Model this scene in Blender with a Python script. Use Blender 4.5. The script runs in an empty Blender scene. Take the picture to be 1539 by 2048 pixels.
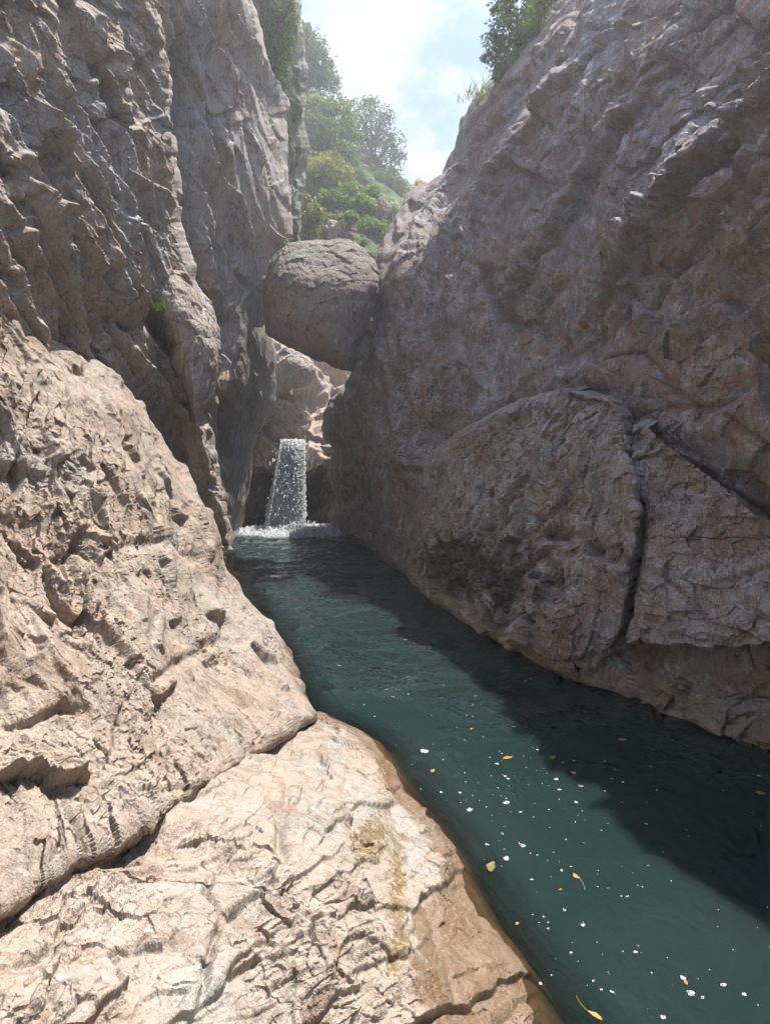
import bpy, math, random
import numpy as np
from mathutils import Vector

# ------------------------------------------------------------------ camera, sky, sun, exposure
SC = bpy.context.scene
COL = SC.collection
F_PX, CX, CY = 1335.0, 769.5, 1024.0          # focal length and centre in photograph pixels
CAM_H, PITCH = 2.6, math.radians(-6.0)
cam_d = bpy.data.cameras.new('camera')
cam_d.sensor_fit = 'VERTICAL'; cam_d.sensor_height = 24.0
cam_d.lens = F_PX / 2048.0 * 24.0
cam_d.clip_start = 0.05; cam_d.clip_end = 2000.0
cam = bpy.data.objects.new('camera', cam_d); COL.objects.link(cam)
cam.location = (0, 0, CAM_H); cam.rotation_euler = (math.pi / 2 + PITCH, 0, 0)
SC.camera = cam

SUN_TO = Vector((0.25, 0.29, 0.92)).normalized()   # direction towards the sun
SUN_EL = math.asin(SUN_TO.z); SUN_AZ = math.atan2(SUN_TO.x, SUN_TO.y)
sun_d = bpy.data.lights.new('sun', 'SUN'); sun_d.energy = 3.9; sun_d.angle = math.radians(0.5)
sun_d.color = (1.0, 0.95, 0.875)
sun = bpy.data.objects.new('sun', sun_d); COL.objects.link(sun)
sun.rotation_euler = SUN_TO.to_track_quat('Z', 'Y').to_euler()
sun.location = (6, 10, 40)

SC.view_settings.view_transform = 'Standard'; SC.view_settings.look = 'None'
SC.view_settings.exposure = 1.45; SC.view_settings.gamma = 1.0
SC.view_settings.use_curve_mapping = False
SC.cycles.use_denoising = True
SC.cycles.use_adaptive_sampling = True; SC.cycles.adaptive_threshold = 0.03; SC.cycles.adaptive_min_samples = 12; SC.cycles.use_light_tree = False
SC.cycles.max_bounces = 5; SC.cycles.diffuse_bounces = 2; SC.cycles.transparent_max_bounces = 12
SC.cycles.sample_clamp_indirect = 4.0
SC.cycles.caustics_reflective = False; SC.cycles.caustics_refractive = False


class NT:
    """small helper for node trees"""
    def __init__(self, tree):
        self.t = tree; self.n = tree.nodes; self.l = tree.links
    def node(self, kind, **kw):
        n = self.n.new(kind)
        for k, v in kw.items():
            if k.startswith('i_'):
                self.set(n, k[2:], v)
            else:
                setattr(n, k, v)
        return n
    def set(self, n, key, v):
        key = int(key) if key.isdigit() else key.replace('_', ' ')
        s = n.inputs[key]
        if isinstance(v, bpy.types.NodeSocket):
            self.l.new(v, s)
        else:
            s.default_value = v
    def noise(self, vec, scale, detail=4, rough=0.55, dist=0.0, col=False):
        n = self.node('ShaderNodeTexNoise')
        self.l.new(vec, n.inputs['Vector'])
        n.inputs['Scale'].default_value = scale; n.inputs['Detail'].default_value = detail
        n.inputs['Roughness'].default_value = rough; n.inputs['Distortion'].default_value = dist
        return n.outputs['Color' if col else 'Fac']
    def vor(self, vec, scale, feature='F1', out='Distance', rnd=1.0):
        n = self.node('ShaderNodeTexVoronoi', feature=feature)
        self.l.new(vec, n.inputs['Vector']); n.inputs['Scale'].default_value = scale
        n.inputs['Randomness'].default_value = rnd
        return n.outputs[out]
    def ramp(self, fac, a, b, c=0.0, d=1.0, smooth=True):
        n = self.node('ShaderNodeMapRange', interpolation_type='SMOOTHSTEP' if smooth else 'LINEAR')
        self.l.new(fac, n.inputs[0])
        for k, v in zip((1, 2, 3, 4), (a, b, c, d)):
            n.inputs[k].default_value = v
        return n.outputs[0]
    def mix(self, fac, a, b, mode='MIX'):
        n = self.node('ShaderNodeMix', data_type='RGBA', blend_type=mode)
        for s, v in ((n.inputs[0], fac), (n.inputs[6], a), (n.inputs[7], b)):
            if isinstance(v, bpy.types.NodeSocket): self.l.new(v, s)
            elif isinstance(v, (int, float)): s.default_value = v
            else: s.default_value = (*v, 1.0)
        return n.outputs[2]
    def math(self, op, a, b=0.0, c=None, clamp=False):
        n = self.node('ShaderNodeMath', operation=op, use_clamp=clamp)
        for k, v in enumerate((a, b, c)):
            if v is None: continue
            if isinstance(v, bpy.types.NodeSocket): self.l.new(v, n.inputs[k])
            else: n.inputs[k].default_value = v
        return n.outputs[0]
    def vmap(self, vec, scale=(1, 1, 1), rot=(0, 0, 0), loc=(0, 0, 0)):
        n = self.node('ShaderNodeMapping')
        self.l.new(vec, n.inputs['Vector'])
        n.inputs['Scale'].default_value = scale; n.inputs['Rotation'].default_value = rot
        n.inputs['Location'].default_value = loc
        return n.outputs[0]
    def bump(self, h, strength, dist, normal=None):
        n = self.node('ShaderNodeBump')
        self.l.new(h, n.inputs['Height']); n.inputs['Strength'].default_value = strength
        n.inputs['Distance'].default_value = dist
        if normal is not None: self.l.new(normal, n.inputs['Normal'])
        return n.outputs[0]


world = bpy.data.worlds.new('World'); SC.world = world; world.use_nodes = True
wt = NT(world.node_tree); wt.n.clear()
sky = wt.node('ShaderNodeTexSky', sky_type='NISHITA', sun_disc=False)
sky.sun_elevation = SUN_EL; sky.sun_rotation = SUN_AZ
sky.air_density = 1.2; sky.dust_density = 0.8; sky.ozone_density = 1.5
tc = wt.node('ShaderNodeTexCoord').outputs['Generated']
sep = wt.node('ShaderNodeSeparateXYZ'); wt.l.new(tc, sep.inputs[0])
zz = wt.math('ADD', wt.math('MAXIMUM', sep.outputs[2], 0.0), 0.22)
comb = wt.node('ShaderNodeCombineXYZ')
wt.l.new(wt.math('DIVIDE', sep.outputs[0], zz), comb.inputs[0])
wt.l.new(wt.math('DIVIDE', sep.outputs[1], zz), comb.inputs[1])
CLOUD_LOC = (4.6, 2.3, 0.0)
cv = wt.vmap(comb.outputs[0], loc=CLOUD_LOC)
cn = wt.noise(cv, 2.1, 7, 0.55, 0.25)
cn2 = wt.noise(cv, 6.0, 5, 0.6)
cover = wt.ramp(wt.math('ADD', cn, wt.math('MULTIPLY', wt.math('SUBTRACT', cn2, 0.5), 0.22)), 0.405, 0.525)
cshade = wt.mix(wt.ramp(cn2, 0.3, 0.7), (2.5, 3.05, 4.1), (3.9, 4.05, 4.45))
skyc = wt.mix(wt.math('MULTIPLY', cover, 0.93), wt.mix(1.0, sky.outputs[0], (0.60, 0.68, 0.92), 'MULTIPLY'), cshade)
bg = wt.node('ShaderNodeBackground'); wt.l.new(skyc, bg.inputs[0]); bg.inputs[1].default_value = 0.092
wo = wt.node('ShaderNodeOutputWorld'); wt.l.new(bg.outputs[0], wo.inputs[0])

# ------------------------------------------------------------------ numpy geometry helpers
random.seed(11)
RS = np.random.RandomState(7)
PERM = np.concatenate([RS.permutation(4096)] * 2).astype(np.int32)
_g = RS.normal(size=(4096, 3)); GRAD = (_g / np.linalg.norm(_g, axis=1)[:, None]).astype(np.float32)
JIT = RS.rand(4096, 3).astype(np.float32)
RND = RS.rand(4096).astype(np.float32)


def hsh(ix, iy, iz):
    return PERM[(PERM[(PERM[ix & 4095] + iy) & 4095] + iz) & 4095]


def perlin(P):
    P = np.asarray(P, np.float32)
    I = np.floor(P).astype(np.int32); f = P - I
    w = f * f * f * (f * (f * 6 - 15) + 10)
    out = np.zeros(len(P), np.float32)
    for dx in (0, 1):
        wx = w[:, 0] if dx else 1 - w[:, 0]
        for dy in (0, 1):
            wy = w[:, 1] if dy else 1 - w[:, 1]
            for dz in (0, 1):
                wz = w[:, 2] if dz else 1 - w[:, 2]
                g = GRAD[hsh(I[:, 0] + dx, I[:, 1] + dy, I[:, 2] + dz)]
                out += wx * wy * wz * (g[:, 0] * (f[:, 0] - dx) + g[:, 1] * (f[:, 1] - dy) + g[:, 2] * (f[:, 2] - dz))
    return out * 1.6


def fbm(P, octs=4, gain=0.5, lac=2.03):
    a, s, out = 1.0, 1.0, 0
    for k in range(octs):
        out = out + a * perlin(P * s + k * 17.3); a *= gain; s *= lac
    return out


def ridged(P, octs=4, gain=0.5):
    a, s, out = 1.0, 1.0, 0
    for k in range(octs):
        out = out + a * (1 - 2 * np.abs(perlin(P * s + k * 11.7))); a *= gain; s *= 2.1
    return out


def facet(P, tilt=0.9, gap=0.0):
    """cellular planes: every cell is a small flat face with its own level and tilt; gap carves the joints"""
    P = np.asarray(P, np.float32)
    I = np.floor(P).astype(np.int32); f = P - I
    best = np.full(len(P), 9.0, np.float32); second = best.copy()
    bid = np.zeros(len(P), np.int32)
    bv = np.zeros((len(P), 3), np.float32)
    for dx in (-1, 0, 1):
        for dy in (-1, 0, 1):
            for dz in (-1, 0, 1):
                h = hsh(I[:, 0] + dx, I[:, 1] + dy, I[:, 2] + dz)
                v = f - (JIT[h] * 0.9 + np.array((dx, dy, dz), np.float32) + 0.05)
                d = np.einsum('ij,ij->i', v, v)
                m = d < best
                second = np.where(m, best, np.minimum(second, d))
                best = np.where(m, d, best); bid = np.where(m, h, bid)
                bv[m] = v[m]
    out = (RND[bid] - 0.5) + tilt * np.einsum('ij,ij->i', GRAD[bid], bv)
    if gap > 0:
        e = np.sqrt(second) - np.sqrt(best)
        out = out - gap * np.exp(-(e / 0.07) ** 2)
    return out


def facet2(P, tilt=0.9, gap=0.0):
    """the same on a flat chart"""
    P = np.asarray(P, np.float32)
    I = np.floor(P[:, :2]).astype(np.int32); f = P[:, :2] - I
    best = np.full(len(P), 9.0, np.float32); second = best.copy()
    bid = np.zeros(len(P), np.int32); bx = best.copy(); by = best.copy()
    for dx in (-1, 0, 1):
        for dy in (-1, 0, 1):
            h = hsh(I[:, 0] + dx, I[:, 1] + dy, 7)
            vx = f[:, 0] - (JIT[h, 0] * 0.9 + dx + 0.05); vy = f[:, 1] - (JIT[h, 1] * 0.9 + dy + 0.05)
            d = vx * vx + vy * vy
            m = d < best
            second = np.where(m, best, np.minimum(second, d))
            best = np.where(m, d, best); bid = np.where(m, h, bid); bx = np.where(m, vx, bx); by = np.where(m, vy, by)
    out = (RND[bid] - 0.5) + tilt * (GRAD[bid, 0] * bx + GRAD[bid, 1] * by)
    if gap > 0:
        out = out - gap * np.exp(-((np.sqrt(second) - np.sqrt(best)) / 0.07) ** 2)
    return out


def ray(px, py):
    u = (np.asarray(px, float) - CX) / F_PX; v = (CY - np.asarray(py, float)) / F_PX
    return u, math.cos(PITCH) - v * math.sin(PITCH), math.sin(PITCH) + v * math.cos(PITCH)


def at(px, py, Y):
    """the point that stands Y metres out along the gorge on the line of sight of a photograph pixel"""
    u, a, b = ray(px, py); t = Y / a
    return np.stack([u * t, np.broadcast_to(Y, np.shape(t)) + 0 * t, CAM_H + b * t], -1)


def AT(px, py, Y):
    return Vector([float(q) for q in at(float(px), float(py), float(Y))])


def y_at_z(px, py, z=0.0):
    u, a, b = ray(px, py)
    return a * (z - CAM_H) / b


def tps(pts, vals, q):
    """thin plate spline through a few control points"""
    pts = np.asarray(pts, float) / 1000; q = np.asarray(q, float) / 1000
    n = len(pts)
    def k(r2): return np.where(r2 > 0, r2 * np.log(np.maximum(r2, 1e-12)), 0)
    K = k(((pts[:, None] - pts[None]) ** 2).sum(-1)) + np.eye(n) * 2e-4
    A = np.zeros((n + 3, n + 3)); A[:n, :n] = K; A[:n, n] = 1; A[:n, n + 1:] = pts; A[n:, :n] = A[:n, n:].T
    w = np.linalg.solve(A, np.concatenate([vals, np.zeros(3)]))
    out = np.empty(len(q))
    for s in range(0, len(q), 60000):
        qq = q[s:s + 60000]
        out[s:s + 60000] = k(((qq[:, None] - pts[None]) ** 2).sum(-1)) @ w[:n] + w[n] + qq @ w[n + 1:]
    return out


def poly_dist(px, py, line):
    """distance in pixels to a polyline, sign (+ on the right of its direction, image y down) and fraction along"""
    best = np.full(px.shape, 1e9); sign = np.ones(px.shape); frac = np.zeros(px.shape)
    L = [0.0]
    for (a, b) in zip(line[:-1], line[1:]): L.append(L[-1] + math.dist(a, b))
    for k, (a, b) in enumerate(zip(line[:-1], line[1:])):
        dx, dy = b[0] - a[0], b[1] - a[1]; ll = dx * dx + dy * dy
        t = np.clip(((px - a[0]) * dx + (py - a[1]) * dy) / ll, 0, 1)
        ex, ey = px - a[0] - t * dx, py - a[1] - t * dy
        d = np.hypot(ex, ey); m = d < best
        best = np.where(m, d, best); sign = np.where(m, np.sign(dx * (py - a[1]) - dy * (px - a[0])), sign)
        frac = np.where(m, (L[k] + t * math.sqrt(ll)) / L[-1], frac)
    return best, sign, frac


def grid_faces(nr, nc):
    i = np.arange(nr - 1)[:, None] * nc + np.arange(nc - 1)[None]
    return np.stack([i, i + 1, i + nc + 1, i + nc], -1).reshape(-1, 4)


def mesh_obj(name, V, Fq, mat, parent=None, smooth=False, flip=False, attrs=None):
    V = np.asarray(V, np.float32); Fq = np.asarray(Fq, np.int32)
    if flip: Fq = Fq[:, ::-1]
    me = bpy.data.meshes.new(name)
    k = Fq.shape[1]
    me.vertices.add(len(V)); me.vertices.foreach_set('co', V.ravel())
    me.loops.add(Fq.size); me.loops.foreach_set('vertex_index', np.ascontiguousarray(Fq).ravel())
    me.polygons.add(len(Fq)); me.polygons.foreach_set('loop_start', np.arange(0, Fq.size, k, dtype=np.int32))
    me.polygons.foreach_set('use_smooth', np.full(len(Fq), smooth))
    if attrs:
        for an, av in attrs.items():
            a = me.attributes.new(an, 'FLOAT', 'POINT'); a.data.foreach_set('value', np.asarray(av, np.float32).ravel())
    me.update(calc_edges=True)
    me.materials.append(mat)
    o = bpy.data.objects.new(name, me); COL.objects.link(o)
    if parent is not None: o.parent = parent
    return o


def tag(o, label=None, cat=None, group=None, kind=None):
    for k, v in (('label', label), ('category', cat), ('group', group), ('kind', kind)):
        if v: o[k] = v
    return o


def empty(name, loc=(0, 0, 0)):
    o = bpy.data.objects.new(name, None); COL.objects.link(o); o.location = loc
    return o


def normals_grid(P):
    du = np.gradient(P, axis=1); dv = np.gradient(P, axis=0)
    n = np.cross(du, dv); n /= np.maximum(np.linalg.norm(n, axis=-1, keepdims=True), 1e-9)
    c = np.array((0, 0, CAM_H)) - P
    return n * np.sign((n * c).sum(-1, keepdims=True) + 1e-9)


def relief(name, rows, depth, disp, mat, step=2.0, right_back=None, left_back=None, round_r=(0, 0), round_l=(0, 0),
           parent=None, jag=6, bottom_back=None, smooth=True, top_back=None, attrs_fn=None, face=0.6, blur=1, wobble=(0, 0)):
    """a rock face: rows give left and right limits per photograph row, depth the distance out at control pixels;
    the face is then displaced along its normals, and its free edges run back into the rock"""
    ys = [r[0] for r in rows]
    ta, tb = max(ys[0], -40), min(ys[-1], 2090)
    py1 = np.concatenate([np.arange(ys[0], ta, 14), np.arange(ta, tb, step), np.arange(tb, ys[-1] + 1, 14) if ys[-1] > tb else np.array([tb])])
    nr = len(py1)
    xl = np.interp(py1, ys, [r[1] for r in rows]); xr = np.interp(py1, ys, [r[2] for r in rows])
    s0 = random.random() * 100
    jn = lambda o: fbm(np.stack([py1 / 55.0, 0 * py1 + o, 0 * py1 + s0], -1), 4) * jag
    xl = xl + jn(3.0); xr = xr + jn(9.0)
    nc = int(np.max(np.minimum(xr, 1600) - np.maximum(xl, -60)) / step) + 2
    # columns are spread evenly over what the frame can show, thinner outside it
    def knots(a, b):
        ia, ib = max(a, -60), min(b, 1600)
        if ib <= ia + 1: return np.linspace(a, b, nc)
        na = 24 if a < -60 else 0; nb = 40 if b > 1600 else 0
        parts = []
        if na: parts.append(np.linspace(a, ia, na, endpoint=False))
        parts.append(np.linspace(ia, ib, nc - na - nb))
        if nb: parts.append(np.linspace(ib, b, nb + 1)[1:])
        return np.concatenate(parts)
    PX = np.stack([knots(a, b) for a, b in zip(xl, xr)])
    PY = np.repeat(py1[:, None], nc, 1)
    for amp_, e in ((wobble[0], (PY - ys[0])), (wobble[1], (ys[-1] - PY))):     # ragged upper and lower edges
        if amp_:
            wv = fbm(np.stack([PX.ravel() / 70, 0 * PX.ravel() + s0, 0 * PX.ravel() + 2], -1), 4, 0.6).reshape(PX.shape)
            PY = PY + amp_ * wv * np.clip(1 - e / 70.0, 0, 1) ** 1.5
    cp = [(d[0], d[1]) for d in depth]
    cv_ = []
    for d in depth:
        Y = d[2]
        if isinstance(Y, tuple): Y = y_at_z(d[0], d[1], Y[1])
        cv_.append(1.0 / Y)
    inv = tps(cp, np.array(cv_), np.stack([PX.ravel(), PY.ravel()], -1)).reshape(PX.shape)
    Y = 1.0 / np.clip(inv, 1 / 90.0, 1 / 0.8)
    for (w, amt), e in ((round_r, xr[:, None] - PX), (round_l, PX - xl[:, None])):
        if w:
            q = 1 - np.clip(e / w, 0, 1)
            Y = Y + amt * np.minimum(Y / 8.0, 1.2) * (1 - np.sqrt(np.maximum(1 - q * q, 0)))
    P = at(PX, PY, Y)
    N = normals_grid(P)
    D, extra = disp(P.reshape(-1, 3), PX.ravel(), PY.ravel(), N.reshape(-1, 3))
    D = D.reshape(PX.shape)
    for _ in range(blur):
        D[1:-1] = (D[:-2] + 2 * D[1:-1] + D[2:]) / 4; D[:, 1:-1] = (D[:, :-2] + 2 * D[:, 1:-1] + D[:, 2:]) / 4
    V = np.array((0, 0, CAM_H)) - P; V /= np.linalg.norm(V, axis=-1, keepdims=True)
    edge_w = 1.0
    for (w, amt), e in ((round_r, xr[:, None] - PX), (round_l, PX - xl[:, None])):
        if w: edge_w = edge_w * np.clip(1.7 * e / w, 0.4, 1)
    facing = edge_w * np.clip((N * V).sum(-1) / 0.45, 0.14, 1)              # faces seen edge-on keep their small relief low
    off = np.clip(np.maximum(-60 - PX, PX - 1600) / 150, 0, 1); facing = facing * (1 - 0.9 * off)      # coarser mesh outside the picture
    if extra is not None: D = D * (0.4 + 0.6 * facing) + extra.reshape(PX.shape) * facing
    N = N + face * V; N /= np.linalg.norm(N, axis=-1, keepdims=True)
    P = P + N * D[..., None]
    attrs = attrs_fn(PX, PY, P) if attrs_fn else {}
    def skirt(edge, vec, n=10):
        k = (np.linspace(0, 1, n + 1)[1:] ** 1.4)
        off = np.array(vec, float)[None, None] * k[None, :, None]
        w = fbm((edge[:, None] + off).reshape(-1, 3) * 0.9 + 5, 3).reshape(len(edge), n, 1) * 0.25 * k[None, :, None]
        return edge[:, None] + off + w * np.array((1, 0.3, 0.6))
    if right_back is not None:
        sk = skirt(P[:, -1], right_back); P = np.concatenate([P, sk], 1)
        attrs = {k: np.concatenate([v, np.repeat(v[:, -1:], sk.shape[1], 1)], 1) for k, v in attrs.items()}
    if left_back is not None:
        sk = skirt(P[:, 0], left_back)[:, ::-1]; P = np.concatenate([sk, P], 1)
        attrs = {k: np.concatenate([np.repeat(v[:, :1], sk.shape[1], 1), v], 1) for k, v in attrs.items()}
    if bottom_back is not None:
        sk = np.swapaxes(skirt(P[-1], bottom_back), 0, 1); P = np.concatenate([P, sk], 0)
        attrs = {k: np.concatenate([v, np.repeat(v[-1:], sk.shape[0], 0)], 0) for k, v in attrs.items()}
    if top_back is not None:
        sk = np.swapaxes(skirt(P[0], top_back), 0, 1)[::-1]; P = np.concatenate([sk, P], 0)
        attrs = {k: np.concatenate([np.repeat(v[:1], sk.shape[0], 0), v], 0) for k, v in attrs.items()}
    return mesh_obj(name, P.reshape(-1, 3), grid_faces(*P.shape[:2]), mat, parent, smooth, attrs=attrs)


def lips(px, py, items):
    """ledges and cracks laid along drawn lines: (line, height, width, 'lip'|'crack'|'step')"""
    out = np.zeros(px.shape)
    wob = fbm(np.stack([px / 38.0, py / 38.0, 0 * px], -1), 3) * 9 + fbm(np.stack([px / 14.0, py / 14.0, 0 * px + 4], -1), 2) * 1.5
    for line, h, w, kind in items:
        x0 = min(p[0] for p in line) - 6 * w - 40; x1 = max(p[0] for p in line) + 6 * w + 40
        y0 = min(p[1] for p in line) - 6 * w - 40; y1 = max(p[1] for p in line) + 6 * w + 40
        m = (px > x0) & (px < x1) & (py > y0) & (py < y1)
        if not m.any(): continue
        d, s, fr = poly_dist(px[m], py[m], line)
        end = np.clip(np.minimum(fr, 1 - fr) * 6, 0, 1) ** 0.7
        sd = d * s + wob[m] * (0.35 if kind == 'crack' else 0.8)
        if kind == 'crack':
            out[m] -= h * end * np.exp(-(sd / w) ** 2)
        else:      # lip: raised to the right of the line, falling away over w; cut sharply on its left
            out[m] += h * end * np.where(sd > 0, np.exp(-sd / w), 0) * np.clip(sd / max(2.5, h * 22), 0, 1)
    return out


def shingle(al, ac, length, width, seed=0.0):
    """overlapping slabs: each rises towards one long edge and breaks off there"""
    w = perlin(np.stack([al / length, ac / (width * 3), 0 * al + seed], -1)) * 1.1 + perlin(np.stack([al / (length * 0.4), ac / width, 0 * al + seed + 5], -1)) * 0.12
    q = ac / width + w
    k = np.floor(q); f = q - k
    amp = 0.35 + 0.9 * RND[hsh(k.astype(np.int32), (al / length + RND[k.astype(np.int32) & 4095] * 3).astype(np.int32), 3)]
    return (1 - f) ** 1.3 * amp


def rot2(px, py, deg):
    a = math.radians(deg); c, s = math.cos(a), math.sin(a)
    return px * c + py * s, -px * s + py * c      # along, across


def st(P, sx, sy, sz, o=0.0):
    return P * np.array((sx, sy, sz)) + o

# ------------------------------------------------------------------ materials
def new_mat(name):
    m = bpy.data.materials.new(name); m.use_nodes = True
    t = NT(m.node_tree); t.n.clear()
    out = t.node('ShaderNodeOutputMaterial'); b = t.node('ShaderNodeBsdfPrincipled')
    t.l.new(b.outputs[0], out.inputs[0])
    return m, t, b, out


def rock_mat(name, warm, grey, dark, pale, k_grey=(0.42, 0.62), k_dark=0.5, k_pale=0.5, lichen=0.0, fine=1.0, wet=(0.06, 0.3),
             wet_col=(0.10, 0.06, 0.03), streak=0.4, grain=(0.4, 0.2, 0.0), moss=False, bump=1.0, green=0.0, rust=None, k_rust=0.6, stain_shade=False):
    m, t, b, out = new_mat(name)
    pos = t.node('ShaderNodeNewGeometry').outputs['Position']
    z = t.node('ShaderNodeSeparateXYZ'); t.l.new(pos, z.inputs[0]); z = z.outputs[2]
    n1 = t.noise(pos, 0.8 * fine, 3, 0.6, 0.6); n2 = t.noise(pos, 3.6 * fine, 4, 0.68, 0.4)
    n3 = t.noise(pos, 19 * fine, 3, 0.75, 0.3); n4 = t.noise(pos, 75 * fine, 2, 0.7)
    sk = t.noise(t.vmap(pos, (3.2, 3.2, 0.45)), 1.7 * fine, 4, 0.65, 0.5)
    c = t.mix(t.ramp(n1, *k_grey), warm, grey)
    c = t.mix(t.math('MULTIPLY', t.ramp(sk, 0.48, 0.68), streak), c, dark)
    c = t.mix(t.math('MULTIPLY', t.ramp(n2, 0.52, 0.72), k_dark), c, dark)
    c = t.mix(t.math('MULTIPLY', t.ramp(n3, 0.54, 0.70), k_pale), c, pale)
    c = t.mix(t.math('MULTIPLY', t.ramp(n4, 0.52, 0.70), 0.30), c, pale)
    c = t.mix(t.math('MULTIPLY', t.ramp(n4, 0.44, 0.32), 0.35), c, dark)
    if rust is not None:
        rn = t.noise(pos, 2.3 * fine, 4, 0.7, 1.0)
        c = t.mix(t.math('MULTIPLY', t.ramp(rn, 0.52, 0.64), k_rust), c, rust)
    if stain_shade:
        sa = t.node('ShaderNodeAttribute', attribute_name='stain_shade').outputs['Fac']  # dark rock stains, and shade painted into the block's pockets
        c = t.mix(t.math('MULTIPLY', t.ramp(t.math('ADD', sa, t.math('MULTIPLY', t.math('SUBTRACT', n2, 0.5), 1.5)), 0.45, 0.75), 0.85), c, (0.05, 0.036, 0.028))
    if lichen > 0:
        ln = t.math('MULTIPLY', t.ramp(t.noise(pos, 3.1 * fine, 5, 0.72, 0.15), 0.50, 0.62), t.ramp(n3, 0.38, 0.58))
        c = t.mix(t.math('MULTIPLY', ln, lichen), c, (0.46, 0.46, 0.46))
    if green > 0:
        gn = t.noise(pos, 1.1, 6, 0.7, 0.4)
        c = t.mix(t.math('MULTIPLY', t.ramp(gn, 0.44, 0.60), green), c, (0.07, 0.10, 0.03))
    gr = t.noise(t.vmap(pos, (1.0, 1.0, 0.16), grain), 34 * fine, 2, 0.7, 0.25)
    c = t.mix(t.math('MULTIPLY', t.ramp(gr, 0.46, 0.34), 0.35), c, dark)
    ck = t.node('ShaderNodeTexVoronoi', feature='DISTANCE_TO_EDGE'); ck.inputs['Scale'].default_value = 5.0 * fine
    wv = t.node('ShaderNodeVectorMath', operation='ADD'); wn = t.node('ShaderNodeVectorMath', operation='SCALE'); wn.inputs['Scale'].default_value = 0.22 / fine
    cxyz = t.node('ShaderNodeCombineXYZ'); [t.l.new(q, cxyz.inputs[k]) for k, q in enumerate((n2, n3, n1))]; t.l.new(cxyz.outputs[0], wn.inputs[0]); t.l.new(t.vmap(pos, (1.0, 1.0, 0.5), grain), wv.inputs[0]); t.l.new(wn.outputs[0], wv.inputs[1])
    t.l.new(wv.outputs[0], ck.inputs['Vector'])
    crk = t.math('MULTIPLY', t.ramp(ck.outputs['Distance'], 0.004, 0.05, 1.0, 0.0), t.ramp(n2, 0.42, 0.56))
    c = t.mix(t.math('MULTIPLY', crk, 0.55), c, [q * 0.6 for q in dark])
    rough = 0.88
    if moss:
        at_ = t.node('ShaderNodeAttribute', attribute_name='moss').outputs['Fac']
        mm = t.ramp(t.math('ADD', at_, t.math('MULTIPLY', t.math('SUBTRACT', n3, 0.5), 2.4)), 0.62, 0.95)
        mm = t.math('MULTIPLY', mm, t.ramp(at_, 0.1, 0.3))
        c = t.mix(mm, c, t.mix(t.ramp(n4, 0.4, 0.6), (0.15, 0.10, 0.045), (0.22, 0.16, 0.075)))
    zz_ = t.math('ADD', z, t.math('MULTIPLY', t.math('SUBTRACT', n2, 0.5), -0.55))
    wm = t.ramp(zz_, wet[0], wet[1], 1.0, 0.0)
    if moss:
        wa = t.node('ShaderNodeAttribute', attribute_name='wet').outputs['Fac']
        wm = t.math('MAXIMUM', wm, t.ramp(t.math('ADD', wa, t.math('MULTIPLY', t.math('SUBTRACT', n2, 0.5), 0.9)), 0.4, 0.62))
    cw = t.mix(0.62, c, wet_col)
    c = t.mix(wm, c, cw)
    t.l.new(c, b.inputs['Base Color'])
    t.l.new(t.math('SUBTRACT', rough, t.math('MULTIPLY', wm, 0.62)), b.inputs['Roughness'])
    b.inputs['Specular IOR Level'].default_value = 0.35
    h = t.math('ADD', t.math('MULTIPLY', n3, 0.6), t.math('MULTIPLY', n4, 0.35))
    h = t.math('ADD', h, t.math('MULTIPLY', gr, 0.55))
    nb = t.bump(h, 0.62 * bump, 0.034 / fine)
    t.l.new(nb, b.inputs['Normal'])
    return m


M = {}
M['slab'] = rock_mat('pale_ledge_rock', (0.345, 0.28, 0.225), (0.315, 0.295, 0.26), (0.18, 0.14, 0.105), (0.52, 0.475, 0.42), rust=(0.24, 0.17, 0.125), k_rust=0.7,
                     k_dark=0.55, k_pale=0.6, fine=1.5, moss=True, wet=(0.03, 0.20), wet_col=(0.15, 0.082, 0.036), streak=0.25)
M['rubble'] = rock_mat('flaked_tan_rock', (0.325, 0.26, 0.205), (0.305, 0.27, 0.23), (0.145, 0.11, 0.082), (0.49, 0.435, 0.375), rust=(0.22, 0.157, 0.115), k_rust=0.75,
                       k_dark=0.5, k_pale=0.55, fine=1.2, streak=0.2)
M['wall'] = rock_mat('grey_brown_wall_rock', (0.35, 0.29, 0.235), (0.32, 0.315, 0.305), (0.17, 0.145, 0.125), (0.48, 0.455, 0.415),
                     k_grey=(0.43, 0.62), k_pale=0.45, streak=0.5, rust=(0.25, 0.175, 0.125), k_rust=0.6)
M['polished'] = rock_mat('grey_polished_rock', (0.34, 0.295, 0.25), (0.32, 0.315, 0.305), (0.15, 0.125, 0.105), (0.46, 0.43, 0.38),
                         k_grey=(0.40, 0.6), k_dark=0.45, k_pale=0.3, streak=0.55, wet_col=(0.12, 0.09, 0.06))
M['mossy'] = rock_mat('mossy_cliff_rock', (0.22, 0.20, 0.16), (0.24, 0.25, 0.23), (0.10, 0.10, 0.07), (0.36, 0.35, 0.30), green=0.95)
M['chock'] = rock_mat('brown_boulder_rock', (0.24, 0.19, 0.165), (0.22, 0.195, 0.18), (0.125, 0.095, 0.08), (0.34, 0.30, 0.265),
                      k_pale=0.35, streak=0.1, fine=0.9)
M['back'] = rock_mat('pale_pink_rock', (0.42, 0.33, 0.27), (0.37, 0.335, 0.30), (0.21, 0.15, 0.12), (0.52, 0.46, 0.40), k_pale=0.3)
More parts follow.
